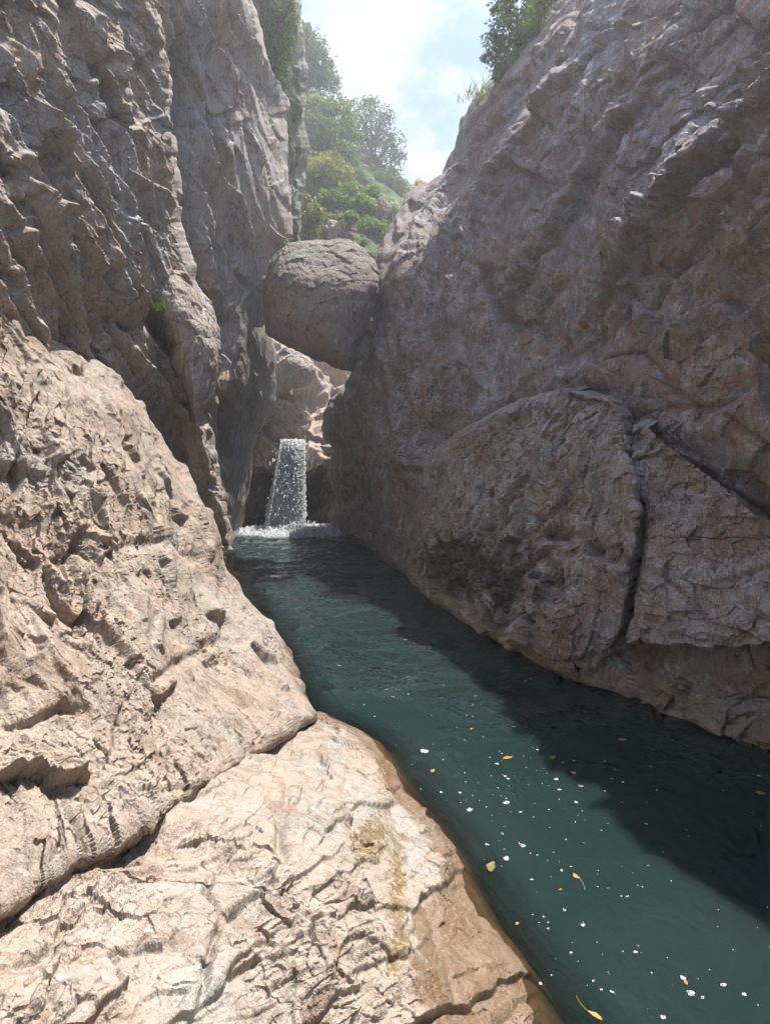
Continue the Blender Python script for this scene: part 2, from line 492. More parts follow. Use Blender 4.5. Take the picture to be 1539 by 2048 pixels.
M['right'] = rock_mat('dark_purple_brown_rock', (0.25, 0.20, 0.18), (0.26, 0.255, 0.268), (0.115, 0.09, 0.08), (0.40, 0.385, 0.39), rust=(0.245, 0.155, 0.115), k_rust=0.85,
                      k_grey=(0.40, 0.60), k_dark=0.75, k_pale=0.65, lichen=0.75, streak=0.65, stain_shade=True, bump=1.6, wet=(0.02, 0.35), wet_col=(0.22, 0.19, 0.13))
M['block'] = rock_mat('flaked_purple_rock', (0.275, 0.22, 0.195), (0.31, 0.30, 0.305), (0.10, 0.072, 0.062), (0.56, 0.54, 0.53), rust=(0.25, 0.168, 0.128), k_rust=0.6, stain_shade=True,
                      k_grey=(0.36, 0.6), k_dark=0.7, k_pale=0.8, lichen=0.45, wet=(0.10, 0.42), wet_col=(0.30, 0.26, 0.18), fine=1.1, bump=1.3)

# ------------------------------------------------------------------ rock masses
def d_slab(P, px, py, N):
    al, ac = rot2(px, py, -32)
    warp = fbm(st(P, 1.6, 1.6, 1.6), 3) * 0.18
    Q = np.stack([al / 380, ac / 105, 0 * al], -1) + np.stack([warp * 2, warp * 2.5, 0 * warp], -1)
    D = facet2(Q + 3.1, 0.7, 0.12) * 0.065
    D += fbm(st(P, 1.4, 1.4, 1.4, 2.0), 4) * 0.10
    Q2 = np.stack([al / 95, ac / 34, 0 * al], -1) + np.stack([warp * 3, warp * 3, 0 * warp], -1)
    D += facet2(Q2, 0.8) * 0.026
    rgh = 0.25 + np.clip(0.5 + perlin(st(P, 2.2, 2.2, 2.2, 9)) * 1.4, 0, 1)
    Fn = (facet(st(P, 9, 9, 13) + (warp * 6)[:, None], 0.9) * 0.019 + facet2(np.stack([al / 60, ac / 13, 0 * al], -1) + (warp * 5)[:, None], 0.9) * 0.009) * rgh
    Fn += facet(st(P, 24, 24, 30) + (warp * 9)[:, None], 0.9) * 0.0055 * rgh
    Fn += fbm(st(P, 14, 14, 14), 3, 0.6) * 0.006 * rgh
    D += lips(px, py, [
        ([(1000, 1640), (880, 1560), (800, 1490), (700, 1450)], 0.03, 60, 'lip'),
        ([(60, 1985), (170, 1930), (270, 1890)], 0.06, 60, 'lip'),
        ([(0, 2010), (110, 1950)], 0.04, 40, 'lip'),
        ([(180, 2060), (260, 1990), (300, 1960)], 0.035, 40, 'lip'),
        ([(505, 1940), (560, 1895), (600, 1830), (610, 1790)], 0.05, 60, 'lip'),
        ([(560, 1990), (640, 1975), (650, 1965)], 0.05, 40, 'lip'),
        ([(210, 1940), (240, 1920), (290, 1880)], 0.045, 16, 'crack'),
        ([(430, 1720), (410, 1790), (440, 1850)], 0.04, 7, 'crack'),
        ([(535, 1560), (575, 1700), (540, 1770), (440, 1850), (400, 1960), (380, 2060)], 0.035, 7, 'crack'),
        ([(700, 1500), (690, 1580), (720, 1700), (780, 1860), (840, 2060)], 0.035, 8, 'crack'),
        ([(770, 1520), (800, 1660), (870, 1830), (930, 2060)], 0.03, 8, 'crack'),
        ([(575, 1560), (568, 1640), (560, 1700)], 0.035, 8, 'crack')])
    wz_ = np.clip(np.exp(-(((px - 950) / 130) ** 2 + ((py - 1970) / 190) ** 2)) * 1.2, 0, 1)     # water-worn corner
    return D * (1 - 0.45 * wz_), Fn * (1 - 0.7 * wz_)


def a_slab(PX, PY, P):
    def blob(cx, cy, rx, ry): return np.exp(-(((PX - cx) / rx) ** 2 + ((PY - cy) / ry) ** 2))
    moss = 0.95 * blob(735, 1680, 45, 60) + 0.9 * blob(800, 1880, 28, 120) + 0.8 * blob(770, 1560, 22, 110) + 0.8 * blob(685, 1455, 25, 16) + \
        0.7 * blob(800, 1730, 18, 90) + 0.6 * blob(640, 1500, 40, 25)
    dsh = np.interp(PY, [1425, 1450, 1490, 1600, 1730, 1870, 2048, 2300], [630, 690, 760, 830, 920, 1000, 1110, 1260]) - PX
    wet = np.exp(-(dsh / 60.0) ** 2) * 0.8 + 0.95 * blob(930, 1960, 120, 150) + 0.35 * blob(860, 1830, 60, 60)
    return {'moss': np.clip(moss, 0, 1), 'wet': np.clip(wet, 0, 1)}


W = ('z', -0.03)
relief('foreground_ledge',
       [(1405, 520, 600), (1425, 480, 630), (1450, 440, 690), (1490, 380, 760), (1550, 300, 800), (1600, 200, 832), (1690, 60, 892), (1730, 0, 920),
        (1850, -200, 990), (1870, -230, 1003), (2048, -450, 1112), (2400, -700, 1320)],
       [(630, 1425, W), (690, 1450, W), (760, 1490, W), (832, 1600, W), (920, 1730, W), (1003, 1870, W), (1112, 2048, W), (1320, 2400, W),
        (0, 2048, 1.30), (400, 2048, 1.60), (800, 2048, 2.1), (0, 1840, 1.81), (250, 1690, 2.54), (450, 1550, 3.44), (600, 1440, 5.9), (600, 1700, 2.75),
        (800, 1800, 2.95), (700, 1560, 4.2), (-450, 2048, 1.1), (-700, 2400, 0.95), (0, 2400, 1.05), (500, 2400, 1.3), (900, 2400, 1.65), (-200, 1850, 1.6)],
       d_slab, M['slab'], step=2.15, smooth=False, blur=2, right_back=(0.9, 0.5, -1.3), round_r=(40, 0.10), attrs_fn=a_slab, jag=3, bottom_back=(0.3, -2.5, 0.1), left_back=(-0.6, 0.5, -0.5))
tag(bpy.data.objects['foreground_ledge'], 'sunlit pale ledge in the foreground below the diagonal crack, wet brown edge at the water', 'rock ledge')


def d_rubble(P, px, py, N):
    warp = fbm(st(P, 0.9, 0.9, 0.9), 3)
    lowm = np.clip((py - 1300) / 160, 0, 1) * np.clip((px + 200) / 300, 0, 1)        # the smoother pink shelf at the bottom
    D = fbm(st(P, 0.55, 0.55, 0.7, 1.3), 4) * 0.22
    W3 = warp[:, None]
    Q = np.stack([P[:, 0] * 2.6 + P[:, 1] * 1.6, P[:, 1] * 1.6 - P[:, 0] * 0.8, P[:, 2] * 1.25 - P[:, 1] * 0.25], -1) + W3 * 0.55
    D += facet(Q, 0.85) * 0.12 * (1 - 0.65 * lowm)
    Q2 = np.stack([P[:, 0] * 6.5 + P[:, 1] * 5.0, P[:, 1] * 3.2, P[:, 2] * 3.0 - P[:, 1] * 0.8], -1) + W3 * 1.1
    D += facet(Q2, 0.95) * 0.065 * (1 - 0.55 * lowm)
    Q3 = np.stack([P[:, 0] * 15 + P[:, 1] * 11, P[:, 1] * 7, P[:, 2] * 7], -1) + W3 * 2
    rgh = 0.35 + np.clip(0.5 + perlin(st(P, 1.1, 1.1, 1.1, 9)) * 1.4, 0, 1)
    Fn = facet(Q3, 0.95) * 0.026 * (1 - 0.5 * lowm) * rgh
    Fn += facet(st(P, 34, 22, 20), 0.9) * 0.008 * rgh
    Fn += fbm(st(P, 9, 9, 9), 3, 0.6) * 0.008
    D += lips(px, py, [
        ([(170, 1578), (100, 1590), (60, 1570), (0, 1580), (-60, 1600)], 0.16, 70, 'lip'),
        ([(330, 1500), (240, 1560), (180, 1560)], 0.03, 30, 'lip'),
        ([(0, 1455), (70, 1440), (130, 1410), (180, 1420)], 0.05, 7, 'crack'),
        ([(290, 1375), (350, 1330), (420, 1290), (470, 1270)], 0.07, 10, 'crack'),
        ([(240, 1095), (280, 1085), (350, 1100), (420, 1130)], 0.07, 12, 'crack'),
        ([(120, 1100), (165, 1105), (175, 1050)], 0.10, 9, 'crack'),
        ([(150, 730), (260, 800), (330, 900), (380, 1000)], 0.10, 12, 'crack'),
        ([(300, 1650), (260, 1600), (330, 1590), (400, 1570)], 0.03, 7, 'crack'),
        ([(240, 1400), (230, 1500), (180, 1620)], 0.03, 8, 'crack')])
    return D, Fn


B = relief('rubble_slope',
           [(560, -400, -200), (600, -400, -60), (640, -400, 40), (700, -400, 140), (780, -400, 270), (900, -400, 350), (1000, -400, 400), (1060, -400, 440), (1130, -400, 458),
            (1180, -400, 490), (1250, -400, 548), (1320, -400, 585), (1390, -400, 612), (1435, -400, 622), (1462, -400, 585), (1550, -400, 455),
            (1690, -400, 215), (1850, -400, -20), (1900, -400, -120)],
           [(0, 1840, 1.78), (250, 1680, 2.5), (450, 1550, 3.4), (620, 1435, 5.5), (612, 1390, 6.2), (548, 1250, 8.0), (458, 1130, 9.0), (440, 1060, 9.2), (350, 900, 8.7),
            (270, 780, 8.0), (140, 700, 7.0), (0, 620, 5.3), (0, 1024, 3.8), (0, 1500, 2.45), (300, 1500, 3.2), (300, 1024, 5.8), (300, 1250, 4.4), (500, 1300, 6.5),
            (150, 850, 5.3), (-400, 1024, 2.8), (-400, 600, 3.6), (-400, 1800, 1.4)],
           d_rubble, M['rubble'], step=2.15, smooth=False, blur=2, right_back=(-0.7, 1.6, -0.9), round_r=(55, 0.5), jag=7, left_back=(-2, -1.5, 0))
tag(B, 'sunlit tan slope of flaked, broken rock left of the pool, above the foreground ledge', 'rock slope')


def d_wall(P, px, py, N):
    warp = fbm(np.stack([px / 180, py / 180, 0 * px], -1), 3)
    al, ac = rot2(px, py, 66)
    D = fbm(st(P, 0.35, 0.3, 0.3, 4.2), 3) * 0.12
    Q = np.stack([al / 360, ac / 58, 0 * px], -1) + np.stack([warp * 0.25, warp * 0.30, 0 * px], -1) + np.array((4.2, 1.7, 0))
    D += facet2(Q, 0.85, 0.15) * 0.20 + shingle(al, ac, 330, 62, 1.0) * 0.23 + shingle(al, ac, 150, 23, 4.0) * 0.07
    al2, ac2 = rot2(px, py, 60)
    Q2 = np.stack([al2 / 120, ac2 / 24, 0 * px], -1) + warp[:, None] * 0.9
    D += facet2(Q2, 0.9) * 0.075
    Q3 = np.stack([al2 / 44, ac2 / 11, 0 * px], -1) + warp[:, None] * 1.4
    Fn = facet2(Q3, 0.9) * 0.022
    low = np.clip((py - 560) / 160, 0, 1)
    D += facet(st(P, 2.6, 1.9, 2.1), 0.95) * 0.07 * low + facet(st(P, 7, 5, 5), 0.95) * 0.04 * low
    Fn += fbm(st(P, 5, 5, 5), 3, 0.6) * 0.018 + facet(st(P, 9, 6, 7), 0.9) * 0.014
    D += lips(px, py, [
        ([(60, 180), (120, 330), (210, 560), (250, 640)], 0.35, 50, 'lip'),
        ([(225, 0), (230, 300), (250, 560), (290, 640)], 0.45, 45, 'lip'),
        ([(0, 80), (50, 230), (80, 310)], 0.30, 35, 'lip'),
        ([(0, 350), (100, 430), (200, 620)], 0.25, 45, 'lip'),
        ([(150, 0), (210, 120), (215, 180)], 0.3, 35, 'lip'),
        ([(290, 0), (320, 120), (330, 260), (345, 400)], 0.3, 20, 'lip'),
        ([(205, 640), (290, 740), (380, 860), (420, 960)], 0.35, 40, 'lip'),
        ([(270, 600), (350, 700), (400, 850)], 0.3, 20, 'crack')])
    return D, Fn


C = relief('slabby_cliff',
           [(-320, -420, 250), (0, -420, 305), (150, -420, 332), (300, -420, 348), (450, -420, 356), (560, -420, 384), (640, -420, 428), (800, -420, 420), (900, -420, 424),
            (1000, -420, 442), (1100, -420, 466)],
           [(-420, -300, 4.3), (0, 0, 6.5), (0, 420, 6.0), (0, 700, 6.0), (300, 0, 9.8), (300, 400, 9.5), (345, 300, 10.2), (200, 200, 8.3), (200, 600, 8.3),
            (410, 640, 11), (420, 900, 11.2), (250, 900, 9.6), (450, 1090, 11.6), (280, -300, 8.9), (-420, 400, 3.9), (-420, 1000, 4.2), (100, 1050, 8)],
           d_wall, M['wall'], step=2.2, smooth=False, blur=2, right_back=(-1.0, 2.2, 0), round_r=(34, 0.6), jag=9, left_back=(-1, -5, 0), top_back=(-2.2, 0.2, 2.0))
tag(C, 'tall left cliff of steep overlapping grey slabs with sunlit slivers', 'cliff')


def d_polish(P, px, py, N):
    warp = fbm(st(P, 0.5, 0.4, 0.3), 3)
    D = fbm(st(P, 0.35, 0.35, 0.22, 8.0), 3) * 0.16 - 0.1
    D += ridged(np.stack([px / 85 + warp * 0.6, py / 520, 0 * px], -1), 3) * 0.10
    up = np.clip((520 - py) / 200, 0, 1)
    al, ac = rot2(px, py, 71)
    D += (facet2(np.stack([al / 300, ac / 44, 0 * px], -1) + warp[:, None] * 0.25, 0.85, 0.2) * 0.18 + shingle(al, ac, 300, 46, 2.0) * 0.38) * up + facet2(np.stack([al / 110, ac / 17, 0 * px], -1) + warp[:, None] * 0.5, 0.9) * 0.11 * up
    D += facet2(np.stack([px / 34, py / 120, 0 * px], -1) + warp[:, None] * 0.7, 0.85) * 0.06
    Fn = facet2(np.stack([px / 12, py / 34, 0 * px], -1) + warp[:, None], 0.9) * 0.022
    D += fbm(st(P, 2.6, 2.2, 1.3), 3, 0.6) * 0.03
    D += lips(px, py, [([(350, 60), (360, 330), (372, 500), (400, 590), (440, 650), (452, 760)], 0.9, 22, 'crack'),
                       ([(405, 420), (450, 600), (470, 760)], 0.22, 26, 'lip'),
                       ([(470, 470), (478, 545), (500, 580)], 0.12, 5, 'crack'),
                       ([(500, 860), (496, 960), (488, 1050)], 0.3, 30, 'lip'),
                       ([(412, 800), (430, 900), (450, 1000)], 0.25, 20, 'lip'),
                       ([(440, 700), (446, 820), (445, 940)], 0.35, 8, 'crack')])
    return D, Fn


E = relief('polished_cliff',
           [(-320, 230, 380), (0, 230, 490), (80, 230, 525), (193, 240, 568), (282, 240, 575), (400, 240, 583), (470, 260, 585), (486, 270, 548), (560, 280, 530), (650, 300, 532), (700, 310, 552),
            (745, 320, 554), (800, 330, 548), (870, 350, 515), (900, 360, 499), (1050, 380, 488), (1075, 390, 480), (1098, 400, 466), (1114, 400, 458)],
           [(300, 0, 11.8), (450, 0, 14.4), (490, 0, 15.6), (570, 300, 16.8), (450, 300, 14.2), (355, 300, 12.6), (583, 460, 16.6), (545, 486, 16.0), (530, 600, 16.2), (450, 600, 14.2),
            (550, 745, 18), (500, 900, 19), (484, 1060, W), (440, 800, 14.2), (430, 1000, 14.6), (462, 1102, W), (300, 600, 12), (300, 1000, 12.4), (400, -300, 13.0), (250, -300, 11.1)],
           d_polish, M['polished'], step=2.2, smooth=False, right_back=(-2.0, 3.0, 0), round_r=(30, 0.7), jag=4, top_back=(-3, 0, 2.5), bottom_back=(0, 0.2, -1.2), left_back=(-1.5, 1, 0))
tag(E, 'smooth grey fluted cliff left of the waterfall, touching the wedged boulder', 'cliff')


def d_far(P, px, py, N):
    return fbm(st(P, 0.3, 0.3, 0.3), 3) * 0.3 + facet(st(P, 1.0, 1.0, 0.3), 0.9) * 0.35 + facet(st(P, 2.6, 2.6, 1.0), 0.9) * 0.14, facet(st(P, 7, 7, 4), 0.9) * 0.05


Fc = relief('mossy_cliff',
            [(-320, 380, 575), (0, 420, 597), (150, 440, 614), (300, 450, 608), (430, 460, 603), (540, 470, 598)],
            [(430, 0, 18.5), (597, 0, 21.5), (430, 470, 18.5), (606, 430, 21.5), (500, 200, 20), (480, -320, 20)],
            d_far, M['mossy'], step=2.6, smooth=False, right_back=(-3, 5, 0), round_r=(25, 0.8), jag=8, top_back=(-4, 1, 2))
tag(Fc, 'shaded mossy cliff behind the upper left wall, at the edge of the sky', 'cliff')


# ---- wedged and bulging boulders
def boulder(name, outline, Y, depth, mat, n=(210, 150), pw=0.72, amp=0.1, seed=0.0, parent=None, cell=1.2, fine=1.0, lean=0.0):
    o = np.array(outline, float); c = o.mean(0)
    ang = np.arctan2(o[:, 1] - c[1], o[:, 0] - c[0]); r = np.hypot(o[:, 0] - c[0], o[:, 1] - c[1])
    k = np.argsort(ang); ang, r = ang[k], r[k]
    th = np.linspace(-math.pi, math.pi, n[0] + 1)
    rr = np.interp(th, np.concatenate([ang - 2 * math.pi, ang, ang + 2 * math.pi]), np.tile(r, 3))
    ph = np.linspace(0.0, math.pi, n[1])
    s = np.sin(ph) ** pw
    PX = c[0] + (rr * np.cos(th))[None] * s[:, None]; PY = c[1] + (rr * np.sin(th))[None] * s[:, None]
    cp = np.cos(ph); YY = Y - depth * (np.sign(cp) * np.abs(cp) ** 0.9)[:, None] + 0 * PX
    YY = YY - lean * (PY - c[1]) / r.max()
    # keep the world width equal in front and back: read the pixel at the middle distance
    P = at(PX, PY, Y); P[..., 1] = YY
    P[..., 2] += (YY - Y) * (AT(c[0], c[1], Y)[2] - CAM_H) / Y
    P[..., 0] += (YY - Y) * AT(c[0], c[1], Y)[0] / Y
    ctr = np.array(AT(c[0], c[1], Y))
    N = P - ctr; N /= np.maximum(np.linalg.norm(N, axis=-1, keepdims=True), 1e-6)
    Q = P.reshape(-1, 3)
    D = fbm(Q * 0.9 / cell + seed, 4) * amp + facet(Q * 1.1 / cell + seed, 0.8) * amp * 0.25 + facet(Q * 3.0 / cell + seed, 0.9) * amp * 0.32 + \
        fbm(Q * 6 / cell + seed, 4, 0.6) * amp * 0.16 + facet(Q * 9 / cell + seed, 0.9) * amp * 0.09 * fine
    P = P + N * D.reshape(P.shape[:2])[..., None]
    P[:, -1] = P[:, 0]
    return mesh_obj(name, P.reshape(-1, 3), grid_faces(*P.shape[:2]), mat, parent, False)


H = boulder('wedged_boulder', [(527, 565), (534, 530), (556, 500), (602, 479), (660, 476), (715, 488), (750, 522), (757, 560), (745, 600), (735, 650), (714, 690), (704, 738), (650, 720), (600, 703),
                               (560, 683), (532, 662), (526, 620)], 15.2, 1.35, M['chock'], amp=0.10, seed=3.3, lean=0.35, pw=0.95)
tag(H, 'huge rounded brown boulder wedged between the cliffs above the waterfall', 'boulder')
for lab, ol, Yo, sd_ in (('small stone jammed between the wedged boulder and the right cliff', [(728, 640), (742, 634), (750, 648), (744, 668), (730, 664)], 14.9, 2.0),
                         ('stone jammed under the right lower edge of the wedged boulder', [(706, 690), (722, 680), (734, 694), (728, 714), (710, 712)], 14.9, 6.0),
                         ('small stone jammed between the wedged boulder and the left cliff', [(518, 560), (532, 552), (538, 572), (530, 590), (518, 582)], 15.2, 9.0)):
    tag(boulder('jammed_stone', ol, Yo, 0.16, M['chock'], n=(48, 36), amp=0.05, seed=sd_, cell=0.35), lab, 'stone', 'stones jammed beside the boulder')
Dd = boulder('bulging_boulder', [(302, 545), (330, 522), (372, 560), (405, 620), (436, 672), (441, 722), (430, 762), (405, 818), (394, 842), (380, 800), (362, 760), (348, 690), (328, 640), (305, 600)],
             10.2, 0.85, M['wall'], amp=0.09, seed=9.1, cell=0.8, lean=0.2)
tag(Dd, 'pointed brown boulder bulging from the left cliff with a dark underside', 'boulder')


# ---- rocks behind and around the waterfall
def d_back(P, px, py, N):
    al, ac = rot2(px, py, 35)
    D = fbm(st(P, 0.5, 0.5, 0.6, 3.0), 4) * 0.35 - 0.1 + facet2(np.stack([al / 90, ac / 34, 0 * px], -1), 0.9, 0.3) * 0.4
    D += facet(st(P, 1.6, 1.6, 1.6), 0.9) * 0.22 + facet(st(P, 5, 5, 5), 0.9) * 0.06 + fbm(st(P, 4, 4, 4), 3) * 0.04
    D += lips(px, py, [([(690, 740), (640, 770), (600, 800), (550, 800)], 0.5, 30, 'crack'),
                       ([(620, 760), (600, 830), (590, 880)], 0.4, 10, 'crack')])
    return D, None


G = relief('sunlit_back_rocks', [(600, 440, 820), (900, 440, 760), (930, 440, 740)],
           [(480, 900, 22.2), (585, 885, 21.6), (720, 900, 21.6), (480, 780, 23.0), (620, 780, 24.0), (720, 780, 24.5), (480, 640, 26), (620, 690, 26.5), (760, 620, 30), (600, 600, 29)],
           d_back, M['back'], step=2.2, jag=0, bottom_back=(0, 0.9, -0.2), face=0.3, wobble=(0, 10))
tag(G, 'pale pink sunlit rock steps above the waterfall, under the wedged boulder', 'rock')
G1 = boulder('pale_boulder', [(546, 712), (568, 694), (606, 706), (630, 738), (622, 760), (585, 772), (556, 796), (546, 770)], 22.6, 1.0, M['back'], n=(140, 100), amp=0.12, seed=5.0)
tag(G1, 'pale boulder behind and left under the wedged boulder', 'boulder')
G3 = boulder('rounded_boulder', [(528, 800), (560, 780), (600, 800), (622, 840), (612, 884), (575, 880), (540, 890), (520, 860)], 22.6, 0.8, M['back'], n=(140, 100), amp=0.14, seed=15.0)
tag(G3, 'sunlit rounded boulder just above the lip of the waterfall', 'boulder')


def d_step(P, px, py, N):
    return fbm(st(P, 0.5, 0.5, 0.4, 6.0), 4) * 0.35 + facet(st(P, 1.3, 1.3, 0.8), 0.9) * 0.25 + facet(st(P, 4, 4, 3), 0.9) * 0.07 + fbm(st(P, 5, 5, 5), 3) * 0.03 + \
        lips(px, py, [([(520, 900), (515, 980), (515, 1060)], 0.8, 28, 'crack'), ([(622, 910), (624, 1060)], 0.6, 12, 'crack')]), None


S = relief('waterfall_step', [(893, 430, 760), (1085, 430, 760)],
           [(440, 893, 21.9), (585, 893, 21.75), (750, 893, 21.5), (440, 1085, 21.9), (585, 1085, 21.9), (750, 1085, 21.4), (585, 980, 22.2), (500, 980, 22.6)],
           d_step, M['right'], step=1.6, jag=0, bottom_back=(0, 0, -1.0), top_back=(0, 1.5, 0.3))
tag(S, 'dark hollowed rock step behind the falling water', 'rock')


# ---- the right wall
def d_right(P, px, py, N):
    warp = fbm(np.stack([px / 240, py / 240, 0 * px], -1), 3)
    al, ac = rot2(px, py, -52)
    up = np.clip((760 - py) / 300, 0, 1)
    far = np.clip((900 - px) / 150, 0, 1)
    D = fbm(st(P, 0.3, 0.25, 0.3, 7.7), 4) * 0.22 - 0.12
    D += facet2(np.stack([al / 330, ac / 75, 0 * px], -1) + warp[:, None] * 0.5, 0.85, 0.2) * 0.30 * up * (0.35 + 0.65 * np.clip((px - 860) / 160, 0, 1))
    D += facet2(np.stack([al / 120, ac / 30, 0 * px], -1) + warp[:, None] * 0.8, 0.85) * 0.08 * (0.35 + 0.65 * up)
    D += ridged(np.stack([px / 60 + warp * 0.5, py / 260, 0 * px], -1), 3) * 0.20 * far
    D += facet(st(P, 1.5, 0.9, 1.2), 0.9) * 0.07
    D += (shingle(al, ac, 300, 70, 6.0) * 0.26 + shingle(al, ac, 140, 28, 8.0) * 0.05) * up * (0.3 + 0.7 * np.clip((px - 820) / 160, 0, 1))
    jn_ = perlin(st(P, 0.5, 0.4, 0.5, 21))
    D += facet(st(P, 0.75, 0.5, 0.62) + (jn_ * 0.5)[:, None], 0.35, 0.6) * 0.11
    rg2 = np.clip(0.5 + perlin(st(P, 0.8, 0.6, 0.8, 3)) * 1.5, 0.1, 1) * (1 - 0.2 * far)
    Fn = facet(st(P, 4.6, 3.0, 3.6), 0.9) * 0.065 * rg2 + facet(st(P, 13, 8, 10), 0.9) * 0.022 * rg2
    D += fbm(st(P, 2.2, 1.6, 2.2), 3, 0.55) * 0.04
    D += lips(px, py, [
        ([(1030, 660), (985, 600), (975, 555)], 0.25, 12, 'crack'),
        ([(1300, 20), (1120, 240), (1000, 400), (900, 520), (840, 640)], 0.45, 60, 'lip'),
        ([(1180, 40), (1060, 170), (960, 300), (880, 420), (830, 520)], 0.4, 40, 'lip'),
        ([(880, 330), (830, 420), (800, 480)], 0.4, 24, 'lip'),
        ([(1420, 60), (1280, 230), (1150, 420), (1040, 560), (960, 690)], 0.38, 90, 'lip'),
        ([(1540, 220), (1380, 400), (1250, 560), (1130, 690)], 0.34, 100, 'lip'),
        ([(1060, 330), (980, 450), (920, 560), (880, 680)], 0.3, 50, 'lip'),
        ([(940, 760), (860, 860), (850, 940)], 0.3, 22, 'crack'),
        ([(720, 640), (712, 760), (700, 900), (720, 1060)], 0.25, 14, 'crack'),
        ([(790, 940), (850, 945), (860, 900)], 0.15, 8, 'crack'),
        ([(845, 940), (900, 880), (1000, 822), (1095, 775), (1250, 795)], 0.14, 18, 'crack'),
        ([(1250, 850), (1290, 890), (1400, 950), (1480, 1020), (1545, 1060)], 0.10, 10, 'crack')])
    return D, Fn


def a_right(PX, PY, P):
    m = 0.42 * np.exp(-(((PX - 790) / 75) ** 2 + ((PY - 850) / 260) ** 2)) + 0.45 * np.exp(-(((PX - 690) / 60) ** 2 + ((PY - 980) / 110) ** 2)) + 0.35 * np.exp(-(((PX - 1000) / 160) ** 2 + ((PY - 760) / 60) ** 2))
    return {'stain_shade': np.clip(m, 0, 1)}


RW = relief('right_cliff',
            [(-320, 1330, 2400), (0, 1098, 2400), (60, 1066, 2400), (130, 1022, 2400), (200, 948, 2400), (240, 926, 2400), (300, 906, 2400), (350, 882, 2400), (395, 822, 2400), (440, 802, 2400), (480, 772, 2400),
             (510, 758, 2400), (560, 752, 2400), (610, 742, 2400), (660, 722, 2400), (700, 712, 2400), (740, 704, 2400), (775, 690, 2400), (800, 660, 2400), (830, 650, 2400), (870, 650, 2400),
             (900, 668, 2400), (940, 658, 2400), (985, 670, 2400), (1030, 662, 2400), (1052, 668, 2400), (1070, 682, 2400), (1085, 712, 2400), (1110, 742, 2400), (1150, 788, 2400), (1200, 848, 2400), (1260, 930, 2400), (1310, 1020, 2400),
             (1360, 1110, 2400), (1420, 1280, 2400), (1480, 1440, 2400), (1520, 1545, 2400), (1600, 1720, 2400)],
            [(715, 1085, W), (790, 1150, W), (850, 1200, W), (930, 1260, W), (1020, 1310, W), (1110, 1360, W), (1280, 1420, W), (1440, 1480, W), (1545, 1520, W), (1720, 1600, W),
             (1539, 1024, 5.75), (1400, 900, 6.45), (1470, 980, 6.05), (1290, 860, 7.1), (1539, 500, 5.9), (1539, 0, 6.8), (1300, 0, 9.8), (1100, 20, 15), (945, 200, 18), (880, 350, 18.5), (760, 520, 16.4), (712, 700, 16.3), (1000, 400, 13.5), (1200, 400, 9.5),
             (1000, 700, 11.0), (850, 700, 13.2), (850, 1000, 12.2), (1000, 1000, 9.8), (1200, 1000, 7.8), (1200, 700, 8.2), (1350, 700, 7.0), (690, 900, 16.9), (655, 835, 18.3), (668, 1000, 18.9),
             (2400, 800, 2.7), (2400, 0, 3.2), (2400, 1600, 2.9), (1330, -320, 13), (1800, -320, 6.0), (2400, -320, 3.6)],
            d_right, M['right'], step=2.5, smooth=False, attrs_fn=a_right, left_back=(2.5, 4.0, 0), round_l=(40, 1.0), jag=7, top_back=(2.5, 0.5, 2.0), bottom_back=(0.3, 0.3, -1.2))
tag(RW, 'high shaded right cliff of purple brown rock, overhanging the pool', 'cliff')


def block_disp(pocket=0.0, flake=1.0, horiz=0.0, items=()):
    def f(P, px, py, N):
        warp = fbm(st(P, 0.7, 0.6, 0.7), 3)[:, None]
        D = fbm(st(P, 0.6, 0.5, 0.6, 2.2), 4) * 0.14
        low = np.clip((py - 950) / 200, 0, 1)
        Q = np.stack([P[:, 0] * 2.4 + P[:, 1] * 1.6, P[:, 1] * 1.4, P[:, 2] * 1.1 + P[:, 1] * 0.5], -1) + warp * 0.6
        D += facet(Q, 0.9) * 0.12 * flake
        Q = np.stack([P[:, 0] * 6 + P[:, 1] * 4.4, P[:, 1] * 3.4, P[:, 2] * (2.6 + 4 * horiz) + P[:, 1]], -1) + warp
        Fm = facet(Q, 0.95) * 0.075 * flake
        Q = np.stack([P[:, 0] * 15 + P[:, 1] * 11, P[:, 1] * 8, P[:, 2] * (8 + 7 * horiz)], -1) + warp * 2
        Fn = facet(Q, 0.95) * 0.038 * flake + facet(st(P, 30, 22, 24), 0.9) * 0.011
        if pocket > 0:
            pk = facet(np.stack([P[:, 0] * 7 + P[:, 1] * 6, P[:, 1] * 5, P[:, 2] * 4.2], -1) + warp * 1.5, 0.2)
            m = np.exp(-(((px - 1010) / 150) ** 2 + ((py - 1150) / 110) ** 2)) + 0.7 * np.exp(-(((px - 880) / 60) ** 2 + ((py - 1130) / 60) ** 2))
            D -= pocket * np.clip((pk - 0.5 + np.clip(m, 0, 1) * 0.85) * 5, 0, 1)
        D += fbm(st(P, 6, 5, 6), 3, 0.6) * 0.018
        if items: D += lips(px, py, items)
        return D, (Fn + Fm) * np.clip((px - 810) / 170, 0.25, 1)
    return f


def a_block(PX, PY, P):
    m = 0.74 * np.exp(-(((PX - 1000) / 190) ** 2 + ((PY - 1150) / 115) ** 2)) + 0.7 * np.exp(-(((PX - 890) / 55) ** 2 + ((PY - 1130) / 60) ** 2)) + 0.3 * np.exp(-(((PX - 1250) / 25) ** 2 + ((PY - 950) / 120) ** 2))  # dark staining that also paints the pockets' shade into the colour
    return {'stain_shade': np.clip(m, 0, 1)}


